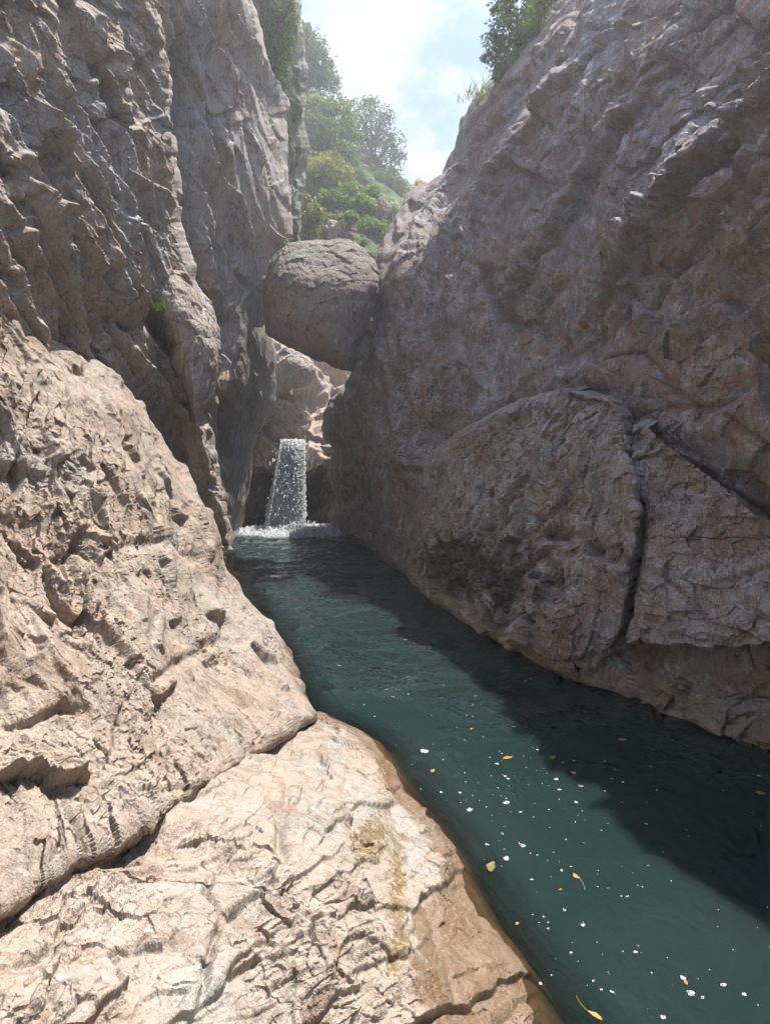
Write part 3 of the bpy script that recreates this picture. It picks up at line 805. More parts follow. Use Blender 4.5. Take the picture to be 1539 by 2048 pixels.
I1 = relief('fractured_block',
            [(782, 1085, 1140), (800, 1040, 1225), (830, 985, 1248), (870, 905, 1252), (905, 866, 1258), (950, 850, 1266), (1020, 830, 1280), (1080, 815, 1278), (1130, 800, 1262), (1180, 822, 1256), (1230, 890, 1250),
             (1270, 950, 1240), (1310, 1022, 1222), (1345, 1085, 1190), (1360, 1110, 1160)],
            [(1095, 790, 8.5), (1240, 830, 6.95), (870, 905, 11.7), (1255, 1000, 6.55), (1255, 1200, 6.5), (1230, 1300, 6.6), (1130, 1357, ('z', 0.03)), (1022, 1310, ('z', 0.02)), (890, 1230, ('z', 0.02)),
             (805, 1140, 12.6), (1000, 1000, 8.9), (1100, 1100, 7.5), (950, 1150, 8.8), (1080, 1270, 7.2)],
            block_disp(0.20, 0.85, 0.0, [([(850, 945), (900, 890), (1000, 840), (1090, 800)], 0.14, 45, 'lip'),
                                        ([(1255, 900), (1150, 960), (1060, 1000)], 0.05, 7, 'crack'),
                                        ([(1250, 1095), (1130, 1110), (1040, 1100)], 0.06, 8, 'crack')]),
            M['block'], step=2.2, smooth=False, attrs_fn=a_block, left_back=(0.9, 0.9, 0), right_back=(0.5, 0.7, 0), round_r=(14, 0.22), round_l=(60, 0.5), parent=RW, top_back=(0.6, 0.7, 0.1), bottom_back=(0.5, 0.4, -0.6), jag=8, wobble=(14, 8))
tag(I1, 'block of fractured purple rock with dark pockets above the water')
I2 = relief('leaning_slab',
            [(860, 1262, 1300), (890, 1264, 1330), (950, 1272, 1420), (1020, 1286, 1500), (1060, 1286, 1560), (1100, 1282, 1640), (1200, 1264, 1800), (1270, 1250, 1900), (1292, 1246, 1940)],
            [(1270, 870, 6.9), (1290, 1000, 6.55), (1270, 1280, 6.3), (1420, 950, 6.05), (1420, 1270, 5.55), (1539, 1060, 5.55), (1539, 1275, 5.2), (1800, 1200, 4.3), (1940, 1292, 3.9)],
            block_disp(0.0, 0.55, 0.7, [([(1400, 1180), (1480, 1150), (1560, 1130)], 0.05, 6, 'crack'), ([(1280, 1130), (1350, 1180), (1420, 1260)], 0.06, 8, 'crack')]),
            M['block'], step=2.3, smooth=False, left_back=(0.5, 0.6, 0), round_l=(14, 0.2), parent=RW, top_back=(0.5, 0.5, 0.2), bottom_back=(0.45, 0.55, -0.05), jag=10, wobble=(10, 16))
tag(I2, 'smooth grey purple slab right of the vertical joint')
I3 = relief('undercut_foot',
            [(1272, 1195, 1980), (1300, 1180, 1980), (1340, 1168, 1980), (1362, 1172, 1980), (1420, 1285, 1980), (1480, 1442, 1980), (1518, 1548, 1980), (1620, 1760, 1980)],
            [(1172, 1362, ('z', 0.0)), (1285, 1420, W), (1442, 1480, W), (1548, 1518, W), (1760, 1620, W), (1200, 1300, 7.3), (1350, 1300, 6.6), (1539, 1300, 6.1), (1700, 1300, 5.4), (1980, 1300, 4.4), (1400, 1380, 5.95),
             (1539, 1400, 5.5), (1980, 1620, 3.6)],
            block_disp(0.0, 1.0, 0.3, [([(1250, 1400), (1330, 1340), (1350, 1290)], 0.08, 12, 'crack'), ([(1420, 1440), (1480, 1360), (1560, 1330)], 0.10, 40, 'lip')]),
            M['block'], step=2.3, smooth=False, left_back=(0.5, 0.6, 0), round_l=(40, 0.3), parent=RW, bottom_back=(0.5, 0.3, -0.8), jag=6)
tag(I3, 'undercut pale foot of the cliff at the waterline')

# ------------------------------------------------------------------ ground far below, water
def plain_mat(name, col, rough=0.8, spec=0.3):
    m, t, b, out = new_mat(name)
    pos = t.node('ShaderNodeNewGeometry').outputs['Position']
    n = t.noise(pos, 30, 4)
    t.l.new(t.mix(t.ramp(n, 0.35, 0.65), [q * 0.75 for q in col], [min(1, q * 1.2) for q in col]), b.inputs['Base Color'])
    b.inputs['Roughness'].default_value = rough; b.inputs['Specular IOR Level'].default_value = spec
    return m


M['bed'] = plain_mat('river_bed', (0.10, 0.075, 0.05))
gx = np.linspace(-110, 110, 60); gy = np.linspace(-60, 150, 60)
GXX, GYY = np.meshgrid(gx, gy)
gz = -2.2 + np.clip(np.hypot(GXX, GYY - 10) - 60, 0, 400) * 0.10 + fbm(np.stack([GXX.ravel() / 60, GYY.ravel() / 60, 0 * GXX.ravel()], -1), 3).reshape(GXX.shape) * np.clip(np.hypot(GXX, GYY) / 40 - 1, 0, 4)
gz = np.where(GYY > 40, np.minimum(gz, 2), np.minimum(gz, 0))
tag(mesh_obj('riverbed', np.stack([GXX, GYY, gz], -1).reshape(-1, 3), grid_faces(60, 60), M['bed'], None, True), kind='structure')

shore_px = [(450, 1098), (470, 1130), (548, 1250), (612, 1390), (632, 1428), (690, 1450), (760, 1490), (832, 1600), (920, 1730), (1003, 1870), (1112, 2048), (1320, 2400)]
shore = np.array([at(x, y, y_at_z(x, y, 0.0)) for x, y in shore_px])[:, :2]
wx = np.linspace(-7, 7, 220); wy = np.concatenate([np.linspace(-6, 2, 30, endpoint=False), np.linspace(2, 12, 210, endpoint=False), np.linspace(12, 24, 170)])
WX, WY = np.meshgrid(wx, wy)
PW = np.stack([WX.ravel(), WY.ravel(), 0 * WX.ravel()], -1)
dist_fall = np.hypot(PW[:, 0] + 3.0, PW[:, 1] - 19.8)
chop = 0.22 + 2.4 * np.exp(-(dist_fall / 5.0) ** 2) + 1.3 * np.clip((PW[:, 1] - 4.5) / 6, 0, 1)
wz = (perlin(PW * np.array((1.6, 0.9, 1)) + 2) * 0.010 + perlin(PW * np.array((4.5, 2.6, 1))) * 0.006 + perlin(PW * np.array((9, 6, 1))) * 0.003) * chop
sd = np.full(len(PW), 1e9)
for a, b in zip(shore[:-1], shore[1:]):
    ab = b - a; tt = np.clip(((PW[:, :2] - a) @ ab) / (ab @ ab), 0, 1)
    sd = np.minimum(sd, np.linalg.norm(PW[:, :2] - a - tt[:, None] * ab, axis=1))
PW[:, 2] = wz
m, t, b, out = new_mat('teal_pool_water')
pos = t.node('ShaderNodeNewGeometry').outputs['Position']
sp = t.node('ShaderNodeSeparateXYZ'); t.l.new(pos, sp.inputs[0])
dpt = t.node('ShaderNodeAttribute', attribute_name='depth').outputs['Fac']
chp = t.node('ShaderNodeAttribute', attribute_name='chop').outputs['Fac']
nb_ = t.noise(pos, 0.35, 3)
b.inputs['Roughness'].default_value = 0.04; b.inputs['IOR'].default_value = 1.33
b.inputs['Subsurface Weight'].default_value = 1.0; b.inputs['Subsurface Radius'].default_value = (0.5, 0.9, 0.9); b.inputs['Subsurface Scale'].default_value = 1.4
t.l.new(t.mix(t.ramp(nb_, 0.35, 0.65), (0.009, 0.024, 0.023), (0.017, 0.031, 0.029)), b.inputs['Base Color'])
h1 = t.noise(t.vmap(pos, (1.0, 0.7, 1)), 4.5, 3, 0.5, 0.6); h2 = t.noise(t.vmap(pos, (1.0, 0.7, 1)), 15, 3, 0.55, 0.4)
patch = t.ramp(t.noise(pos, 0.9, 2), 0.40, 0.62, 0.35, 1.6)
hh = t.math('MULTIPLY', t.math('MULTIPLY', t.math('ADD', h1, t.math('MULTIPLY', h2, 0.40)), chp), patch)
t.l.new(t.bump(hh, 1.0, 0.07), b.inputs['Normal'])
tr = t.node('ShaderNodeBsdfTransparent'); tr.inputs[0].default_value = (0.80, 0.72, 0.55, 1)
mx = t.node('ShaderNodeMixShader')
t.l.new(t.ramp(dpt, 0.0, 0.34, 0.25, 1.0, False), mx.inputs[0])
t.l.new(tr.outputs[0], mx.inputs[1]); t.l.new(b.outputs[0], mx.inputs[2]); t.l.new(mx.outputs[0], out.inputs[0])
M['water'] = m
WO = mesh_obj('water', PW, grid_faces(*WX.shape), M['water'], None, True, attrs={'depth': sd, 'chop': chop})
tag(WO, 'dark teal pool running between the cliffs to the waterfall', kind='structure')

# ------------------------------------------------------------------ waterfall
def foam_mat(name, holes):
    m, t, b, out = new_mat(name)
    pos = t.node('ShaderNodeNewGeometry').outputs['Position']
    v = t.vmap(pos, (1, 1, 0.42))
    n1 = t.noise(v, 7, 5, 0.7, 0.8); n2 = t.noise(v, 24, 3, 0.6)
    t.l.new(t.mix(t.ramp(n1, 0.35, 0.6), (0.84, 0.88, 0.90), (0.97, 0.98, 0.98)), b.inputs['Base Color'])
    b.inputs['Roughness'].default_value = 0.25; b.inputs['Specular IOR Level'].default_value = 0.5
    b.inputs['Subsurface Weight'].default_value = 0.0
    t.l.new(t.bump(t.math('ADD', n1, t.math('MULTIPLY', n2, 0.5)), 0.6, 0.06), b.inputs['Normal'])
    tl = t.node('ShaderNodeBsdfTranslucent'); tl.inputs[0].default_value = (0.95, 0.97, 0.98, 1)
    m2 = t.node('ShaderNodeMixShader'); m2.inputs[0].default_value = 0.8
    t.l.new(b.outputs[0], m2.inputs[1]); t.l.new(tl.outputs[0], m2.inputs[2]); b = m2; t.l.new(b.outputs[0], out.inputs[0])
    if holes:
        tr = t.node('ShaderNodeBsdfTransparent'); mx = t.node('ShaderNodeMixShader')
        t.l.new(t.ramp(t.math('ADD', n1, t.math('MULTIPLY', t.math('SUBTRACT', n2, 0.5), 0.5)), holes[0], holes[1]), mx.inputs[0])
        t.l.new(tr.outputs[0], mx.inputs[1]); t.l.new(b.outputs[0], mx.inputs[2]); t.l.new(mx.outputs[0], out.inputs[0])
    return m


M['fall'] = foam_mat('white_falling_water', (0.10, 0.20)); M['foam'] = foam_mat('white_foam', None); M['mist'] = foam_mat('thin_foam', (0.50, 0.64))
fall = empty('waterfall', AT(575, 1058, 19.7)); tag(fall, 'narrow white waterfall dropping into the far end of the pool', 'waterfall')


def fall_sheet(name, off, xl0, xr0, xl1, xr1, seed, mat):
    nr, nc = 260, 80
    s = np.linspace(0, 1, nr)[:, None]; q = np.linspace(0, 1, nc)[None]
    sy = s ** 1.0
    top, bot = 878, 1068
    lip = np.clip((0.07 - s) / 0.07, 0, 1)                       # the last stretch of the stream above the lip
    PY = top + (bot - top) * np.clip((s - 0.07) / 0.93, 0, 1) + 4 * lip + 0 * q
    PY = PY + 5 * perlin(np.stack([q[0] * 7, 0 * q[0] + seed, 0 * q[0]], -1))[None] * np.clip(1 - s * 3, 0, 1)
    wl = perlin(np.stack([s[:, 0] * 22, 0 * s[:, 0] + seed, 0 * s[:, 0]], -1))[:, None] * 4 * s
    xl = xl0 + (xl1 - xl0) * s ** 1.1 + wl; xr = xr0 + (xr1 - xr0) * s ** 1.3 - wl * 0.8
    PX = xl + (xr - xl) * q
    Y = 20.5 - 0.75 * np.sqrt(s) + 0 * q + off + 0.25 * (2 * q - 1) ** 2 + 1.6 * lip
    P = at(PX, PY, Y)
    Q = np.stack([PX.ravel() / 9, PY.ravel() / 26, 0 * PX.ravel() + seed], -1)
    D = (ridged(Q, 4, 0.6) * 0.07 + perlin(Q * np.array((3, 2, 1))) * 0.06).reshape(PX.shape) * np.clip(s * 5, 0.2, 1)
    P[..., 1] -= D
    P[..., 0] += (perlin(Q * 1.7 + 30) * 0.03).reshape(PX.shape)
    o = mesh_obj(name, P.reshape(-1, 3), grid_faces(nr, nc), mat, None, True)
    o.parent = fall; o.matrix_parent_inverse = fall.matrix_world.inverted() if False else o.matrix_parent_inverse
    return o


def child_of(o, parent):
    """parent without moving: the mesh is in world space, the parent is an unrotated empty"""
    me = o.data; n = len(me.vertices); a = np.empty(n * 3, np.float32); me.vertices.foreach_get('co', a)
    a = a.reshape(-1, 3) - np.array(parent.location, np.float32); me.vertices.foreach_set('co', a.ravel()); me.update()
    o.parent = parent
    return o


child_of(fall_sheet('water_sheet', 0.0, 563, 609, 538, 606, 1.0, M['fall']), fall)


def bits(n, fn, size, seed, tall=(1.0, 1.6)):
    r = np.random.RandomState(seed)
    oct_v = np.array([(1, 0, 0), (-1, 0, 0), (0, 1, 0), (0, -1, 0), (0, 0, 1), (0, 0, -1)], np.float32)
    oct_f = np.array([(0, 2, 4), (2, 1, 4), (1, 3, 4), (3, 0, 4), (2, 0, 5), (1, 2, 5), (3, 1, 5), (0, 3, 5)])
    C = fn(r, n); S = size * (0.4 + r.rand(n) ** 2 * 1.6)
    st_ = tall[0] + r.rand(n) * tall[1]
    V = oct_v[None] * S[:, None, None] * np.stack([np.ones(n), np.ones(n), st_], -1)[:, None] + C[:, None]
    Fi = oct_f[None] + (np.arange(n) * 6)[:, None, None]
    return V.reshape(-1, 3), Fi.reshape(-1, 3)


def f_drop(r, n):
    s = r.rand(n) ** 0.7; side = r.rand(n)
    x = np.where(side < 0.6, 563 - 27 * s - np.abs(r.normal(size=n)) * 5 * s, np.where(side < 0.85, 609 - 3 * s + np.abs(r.normal(size=n)) * 3 * s, 540 + r.rand(n) * 66))
    return at(x, 880 + 180 * s, 20.3 - 0.75 * np.sqrt(s) - r.rand(n) * 0.3)


def f_face(r, n):
    s = r.rand(n) ** 0.85; q = r.rand(n)
    q = q + 0.06 * np.sin(q * 40 + 3)                                   # gathered into strands
    x = (563 - 26 * s) + (46 + 22 * s) * q
    return at(x, 880 + 184 * s, 20.45 - 0.75 * np.sqrt(s) - 0.05 - r.rand(n) * 0.10 + 0.25 * (2 * q - 1) ** 2)


o = mesh_obj('falling_drops', *bits(15000, f_face, 0.027, 15, (0.45, 0.7)), M['foam']); child_of(o, fall); o['kind'] = 'stuff'
o = mesh_obj('spray', *bits(2600, f_drop, 0.014, 5), M['foam']); child_of(o, fall); o['kind'] = 'stuff'


# foam apron on the pool where the water lands
nr, nc = 100, 170
A_, R_ = np.meshgrid(np.linspace(0, 2 * math.pi, nc), np.linspace(0, 1, nr))
fx, fy = 0.15 + float(AT(575, 1062, y_at_z(575, 1062))[0]), 19.55
wob_ = 1 + 0.25 * perlin(np.stack([np.cos(A_.ravel()) * 2, np.sin(A_.ravel()) * 2, 0 * A_.ravel()], -1)).reshape(A_.shape)
X_ = fx + R_ * 2.0 * wob_ * np.cos(A_); Y_ = fy + R_ * 1.45 * wob_ * np.sin(A_) - 0.2
Q_ = np.stack([X_.ravel(), Y_.ravel(), 0 * X_.ravel()], -1)
Z_ = 0.03 + (0.16 * np.exp(-((X_ - fx) / 0.7) ** 2 - ((Y_ - fy) / 0.4) ** 2)) + (np.abs(perlin(Q_ * 5)) * 0.10 + perlin(Q_ * 14) * 0.025).reshape(X_.shape) * (1 - R_) ** 0.7 - R_ ** 4 * 0.05
o = mesh_obj('splash_foam', np.stack([X_, Y_, Z_], -1).reshape(-1, 3), grid_faces(nr, nc), M['foam'], None, True)
child_of(o, fall)
r_ = np.random.RandomState(12)
def f_spl(r, n):
    a = r.rand(n) * 6.283; q = r.rand(n) ** 0.6
    return np.stack([fx + np.cos(a) * q * 1.9 + 0.2, fy - 0.2 + np.sin(a) * q * 1.5, 0.02 + np.abs(r.normal(size=n)) * 0.10 * (1.1 - q)], -1)
o = mesh_obj('froth', *bits(2200, f_spl, 0.018, 8), M['foam']); child_of(o, fall); o['kind'] = 'stuff'

# ------------------------------------------------------------------ foam bubbles and leaves on the pool
def disc_stack(cx, cy, r, n=9, h=0.35, rough=0.25, rs=None):
    """a shallow dome of froth with a ragged rim"""
    rs = rs or np.random.RandomState(1)
    rr = r * (1 + rs.uniform(-rough, rough, n)); ang = np.linspace(0, 2 * math.pi, n, endpoint=False)
    el = rs.uniform(0.55, 1.0); rot = rs.uniform(0, 3.14)
    V = []
    for k, (s, z) in enumerate(((1.0, 0.002), (0.72, 0.6 * h * r), (0.3, h * r))):
        x = rr * s * np.cos(ang); y = rr * s * np.sin(ang) * el
        V += list(np.stack([cx + x * math.cos(rot) - y * math.sin(rot), cy + x * math.sin(rot) + y * math.cos(rot), 0 * x + z], -1))
    V.append((cx, cy, h * r * 1.05))
    Fs = []
    for k in (0, 1):
        for i in range(n):
            j = (i + 1) % n
            Fs += [(k * n + i, k * n + j, (k + 1) * n + j), (k * n + i, (k + 1) * n + j, (k + 1) * n + i)]
    Fs += [(2 * n + i, 2 * n + (i + 1) % n, 3 * n) for i in range(n)]
    return np.array(V), np.array(Fs)


def bubble_mat():
    m, t, b, out = new_mat('foam_bubble')
    pos = t.node('ShaderNodeNewGeometry').outputs['Position']
    n = t.vor(pos, 260); q = t.noise(pos, 90, 3)
    t.l.new(t.mix(t.ramp(n, 0.1, 0.5), (0.28, 0.31, 0.32), (0.62, 0.64, 0.64)), b.inputs['Base Color'])
    b.inputs['Roughness'].default_value = 0.2
    tr = t.node('ShaderNodeBsdfTransparent'); mx = t.node('ShaderNodeMixShader')
    t.l.new(t.ramp(q, 0.36, 0.60, 0.25, 0.95), mx.inputs[0]); t.l.new(tr.outputs[0], mx.inputs[1]); t.l.new(b.outputs[0], mx.inputs[2])
    t.l.new(mx.outputs[0], out.inputs[0])
    return m


M['bubble'] = bubble_mat()
BUB = [(848, 1503, 11), (938, 1620, 10), (1012, 1606, 8), (1045, 1692, 7), (1011, 1718, 9), (974, 1690, 5), (1122, 1742, 5), (1062, 1760, 4), (1128, 1820, 6), (1165, 1851, 6), (1096, 1858, 4),
       (1365, 1957, 9), (1380, 1988, 10), (1446, 1971, 8), (1404, 1996, 5), (1487, 1990, 6), (1224, 1985, 6), (1325, 2035, 7), (1270, 1905, 6), (1141, 1907, 5), (1112, 1559, 6), (1118, 1580, 5), (1161, 1573, 6),
       (1015, 1558, 5), (882, 1585, 5), (1040, 1625, 5), (919, 1586, 4), (1080, 1968, 5), (1201, 1980, 4), (993, 1528, 5), (1074, 1500, 4), (1010, 1553, 4)]
for k, (x, y, r) in enumerate(BUB):
    Yb = float(y_at_z(x, y)); p = AT(x, y, Yb); rad = r / F_PX * Yb * 0.85
    V_, Fb = disc_stack(0, 0, rad, 11, 0.22, 0.22, np.random.RandomState(k + 40))
    o = mesh_obj('foam_patch', V_, Fb, M['bubble'], None, True); o.location = (p.x, p.y, 0.002)
    tag(o, 'small white foam bubble drifting on the dark pool', 'foam patch', 'foam bubbles on the pool')
VV, FF, nn = [], [], 0
rs = np.random.RandomState(31)
for k in range(1100):
    x = rs.uniform(640, 1539); y = rs.uniform(1200, 2048)
    w_ = math.exp(-((x - 1010) / 140) ** 2 - ((y - 1580) / 130) ** 2) + 0.35 * math.exp(-((x - 1120) / 170) ** 2 - ((y - 1850) / 160) ** 2) + 0.35 * math.exp(-((x - 800) / 130) ** 2 - ((y - 1380) / 120) ** 2) + 0.10
    if rs.rand() > w_: continue
    Yb = float(y_at_z(x, y)); p = AT(x, y, Yb)
    ir = np.interp(p.y, shore[::-1, 1], shore[::-1, 0])
    if p.x < ir + 0.06: continue
    rad = rs.uniform(0.8, 2.4) * (1 + (rs.rand() < 0.15)) / F_PX * Yb
    V_, Fb = disc_stack(p.x, p.y, rad, 6, 0.3, 0.25, rs)
    VV.append(V_); FF.append(Fb + nn); nn += len(V_)
o = mesh_obj('foam_specks', np.concatenate(VV), np.concatenate(FF), M['bubble'], None, True); o.location.z = 0.006
tag(o, 'fine white foam specks scattered over the pool', 'foam', kind='stuff')


def leaf_mat(name, a, b2, trans=0.4):
    m, t, b, out = new_mat(name)
    g = t.node('ShaderNodeNewGeometry')
    c = t.mix(g.outputs['Random Per Island'], a, b2)
    b.inputs['Roughness'].default_value = 0.5; b.inputs['Specular IOR Level'].default_value = 0.3
    t.l.new(c, b.inputs['Base Color'])
    tl = t.node('ShaderNodeBsdfTranslucent'); t.l.new(t.mix(1.0, c, (1.5, 1.5, 0.7), 'MULTIPLY'), tl.inputs[0])
    mx = t.node('ShaderNodeMixShader'); mx.inputs[0].default_value = trans
    t.l.new(b.outputs[0], mx.inputs[1]); t.l.new(tl.outputs[0], mx.inputs[2]); t.l.new(mx.outputs[0], out.inputs[0])
    return m


M['leaf_yellow'] = leaf_mat('dead_yellow_leaf', (0.30, 0.20, 0.04), (0.38, 0.28, 0.06), 0.15)
M['leaf_orange'] = leaf_mat('dead_orange_leaf', (0.42, 0.17, 0.04), (0.48, 0.22, 0.05), 0.15)
M['leaf_brown'] = leaf_mat('dead_olive_leaf', (0.17, 0.14, 0.04), (0.20, 0.17, 0.05), 0.15)


def float_leaf(x, y, lpx, rot, mat, label, curl=0.3, wid=0.45, stem=0.0):
    Yb = float(y_at_z(x, y)); p = AT(x, y, Yb); L = lpx / F_PX * Yb
    n = 9; s = np.linspace(0, 1, n); w = wid * L * 0.5 * np.sin(math.pi * np.clip(s, 0.02, 0.98)) ** 0.8 * (1 + 0.18 * np.sin(s * 17 + x))
    z = curl * L * 0.25 * (2 * s - 1) ** 2 + 0.004
    bend = 0.15 * L * np.sin(s * 2.4)
    V = np.concatenate([np.stack([(s - 0.5) * L, bend + k * w, z + abs(k) * w * curl * 0.6], -1) for k in (-1, 0, 1)])
    Fl = [(i, i + 1, n + i + 1, n + i) for i in range(n - 1)] + [(n + i, n + i + 1, 2 * n + i + 1, 2 * n + i) for i in range(n - 1)]
    e = empty('floating_leaf', (p.x, p.y, 0.004)); e.rotation_euler.z = rot
    bl = mesh_obj('blade', V, np.array(Fl), mat, e, True)
    if stem:
        k = np.linspace(0, 1, 8); c = np.stack([-0.5 * L - k * stem * L, 0.35 * stem * L * k ** 2, 0.006 + 0 * k], -1)
        tube('stalk', c, np.full(8, L * 0.025), mat, e)
    tag(e, label, 'leaf', 'fallen leaves floating on the pool')
    return e


def tube_arrays(path, rad, sides=6):
    path = np.asarray(path, float); n = len(path)
    tan = np.gradient(path, axis=0); tan /= np.maximum(np.linalg.norm(tan, axis=1)[:, None], 1e-9)
    ref = np.where(np.abs(tan[:, 2:3]) > 0.9, np.array([[1.0, 0, 0]]), np.array([[0, 0, 1.0]]))
    u = np.cross(tan, ref); u /= np.maximum(np.linalg.norm(u, axis=1)[:, None], 1e-9); v = np.cross(tan, u)
    a = np.linspace(0, 2 * math.pi, sides, endpoint=False)
    V = path[:, None] + np.asarray(rad)[:, None, None] * (np.cos(a)[None, :, None] * u[:, None] + np.sin(a)[None, :, None] * v[:, None])
    Fs = [(i * sides + j, i * sides + (j + 1) % sides, (i + 1) * sides + (j + 1) % sides, (i + 1) * sides + j) for i in range(n - 1) for j in range(sides)]
    return V.reshape(-1, 3), np.array(Fs)


def tube(name, path, rad, mat, parent=None, sides=6):
    return mesh_obj(name, *tube_arrays(path, rad, sides), mat, parent, True)


for a in [(1015, 1519, 24, 0.2, 'leaf_orange', 'small orange leaf floating highest among the foam bubbles', 0.3, 0.4, 0),
          (866, 1545, 14, 1.0, 'leaf_yellow', 'curled yellow leaf floating near the ledge, left of the foam bubbles', 0.5, 0.6, 0),
          (1147, 1548, 12, 2.2, 'leaf_yellow', 'tiny bright yellow leaf floating right of the orange leaf', 0.4, 0.8, 0),
          (1106, 1517, 16, 0.6, 'leaf_brown', 'dull olive leaf under the surface beside the orange leaf', 0.1, 0.7, 0),
          (985, 1738, 36, 1.1, 'leaf_brown', 'large pale olive leaf floating beside the ledge edge', 0.3, 0.5, 0),
          (1153, 1755, 20, 1.9, 'leaf_yellow', 'yellow green leaf with a long curved stalk in the middle of the pool', 0.3, 0.5, 1.6),
          (1034, 1851, 10, 0.4, 'leaf_orange', 'tiny orange leaf floating below the olive leaf', 0.5, 0.7, 0),
          (1188, 2036, 34, -0.9, 'leaf_yellow', 'yellow leaf with a straight stalk at the bottom edge of the photo', 0.2, 0.35, 1.2),
          (1244, 1480, 18, 2.6, 'leaf_brown', 'pale round leaf floating in the dark water by the right cliff', 0.1, 0.8, 0),
          (1520, 1587, 20, 2.4, 'leaf_brown', 'brown leaf floating near the right edge of the photo', 0.1, 0.7, 0),
          (810, 1281, 10, 0.1, 'leaf_yellow', 'tiny yellow leaf floating farthest out in the shade line', 0.4, 0.5, 0),
          (943, 1460, 9, 0.7, 'leaf_yellow', 'tiny yellow leaf floating alone above the foam bubbles', 0.4, 0.6, 0),
          (1372, 1968, 14, 1.3, 'leaf_orange', 'reddish leaf bit touching a foam bubble at the lower right', 0.3, 0.5, 0),
          (1120, 1782, 9, 0.3, 'leaf_orange', 'tiny brown leaf bit left of the stalked leaf', 0.3, 0.4, 0)]:
    float_leaf(a[0], a[1], a[2], a[3], M[a[4]], *a[5:])

# ------------------------------------------------------------------ hillside, trees and shrubs
m, t, b, out = new_mat('grassy_rocky_slope')
pos = t.node('ShaderNodeNewGeometry'); nz = t.node('ShaderNodeSeparateXYZ'); t.l.new(pos.outputs['Normal'], nz.inputs[0]); pos = pos.outputs['Position']
n1 = t.noise(pos, 0.5, 6, 0.7); n2 = t.noise(pos, 5, 5, 0.7)
g_ = t.mix(t.ramp(n2, 0.35, 0.65), (0.06, 0.10, 0.025), (0.13, 0.16, 0.05))
k_ = t.mix(t.ramp(n2, 0.35, 0.65), (0.25, 0.23, 0.20), (0.46, 0.44, 0.40))
t.l.new(t.mix(t.ramp(n1, 0.56, 0.64), g_, k_), b.inputs['Base Color']); b.inputs['Roughness'].default_value = 0.95
t.l.new(t.bump(n2, 0.9, 0.3), b.inputs['Normal'])
M['slope'] = m


def d_hill(P, px, py, N):
    return fbm(st(P, 0.12, 0.12, 0.12), 4) * 1.2 + facet(st(P, 0.5, 0.5, 0.3), 0.9) * 0.7 + facet(st(P, 1.6, 1.6, 1.0), 0.9) * 0.25 + fbm(st(P, 2, 2, 2), 3) * 0.1, None


hill = relief('hillside', [(150, 380, 606), (220, 380, 650), (300, 400, 700), (355, 420, 785), (395, 430, 880), (440, 440, 960), (565, 440, 1000)],
              [(600, 450, 33), (700, 480, 31.5), (770, 495, 31.5), (600, 300, 41), (650, 220, 50), (600, 150, 54), (720, 330, 48), (790, 365, 56), (870, 395, 62), (400, 300, 40), (400, 560, 29), (960, 560, 30), (700, 560, 29)],
              d_hill, M['slope'], step=3.0, jag=10, top_back=(-4, 25, 3), right_back=(6, 30, -4), left_back=(-10, 6, 4), bottom_back=(0, -1.0, -3))
tag(hill, kind='structure')

for lab, ol, Yo, sd_ in (('pale grey rock outcrop on the slope between the bright shrubs', [(742, 402), (760, 395), (775, 412), (772, 438), (750, 440), (740, 425)], 34.5, 1.0),
                         ('white outcrop on the slope just behind the wedged boulder', [(655, 452), (680, 440), (706, 455), (716, 478), (690, 486), (660, 480)], 31.5, 4.0),
                         ('grey outcrop against the mossy cliff at the foot of the slope', [(604, 430), (625, 415), (640, 440), (636, 470), (612, 476)], 32.5, 7.0)):
    tag(boulder('rock_outcrop', ol, Yo, 0.6, M['back'], n=(110, 80), amp=0.35, seed=sd_, cell=0.9), lab, 'rock', 'outcrops on the slope')
M['bark'] = plain_mat('grey_brown_bark', (0.12, 0.09, 0.065))
LEAF = {'dark': leaf_mat('dark_green_leaf', (0.053, 0.097, 0.032), (0.113, 0.166, 0.060)), 'mid': leaf_mat('mid_green_leaf', (0.090, 0.150, 0.037), (0.166, 0.240, 0.067)),
        'bright': leaf_mat('bright_green_leaf', (0.10, 0.18, 0.04), (0.18, 0.27, 0.065)), 'olive': leaf_mat('olive_leaf', (0.150, 0.166, 0.053), (0.256, 0.256, 0.090)),
        'yellow': leaf_mat('yellow_green_leaf', (0.374, 0.330, 0.060), (0.510, 0.450, 0.106)), 'straw': leaf_mat('straw_grass', (0.420, 0.346, 0.166), (0.540, 0.466, 0.240))}


def leaves(C, N, size, r, aspect=0.5):
    n = len(C)
    a = r.normal(size=(n, 3)) * 0.8 + N * 0.7; a /= np.linalg.norm(a, axis=1)[:, None]
    ref = r.normal(size=(n, 3)); u = np.cross(a, ref); u /= np.linalg.norm(u, axis=1)[:, None]; v = np.cross(a, u)
    L = size * r.uniform(0.6, 1.4, n)[:, None]
    V = np.stack([C - u * L, C - v * L * aspect, C + u * L, C + v * L * aspect], 1)
    V[:, 1] += a * L * 0.2; V[:, 3] += a * L * 0.2
    return V.reshape(-1, 3), np.arange(n * 4).reshape(-1, 4)


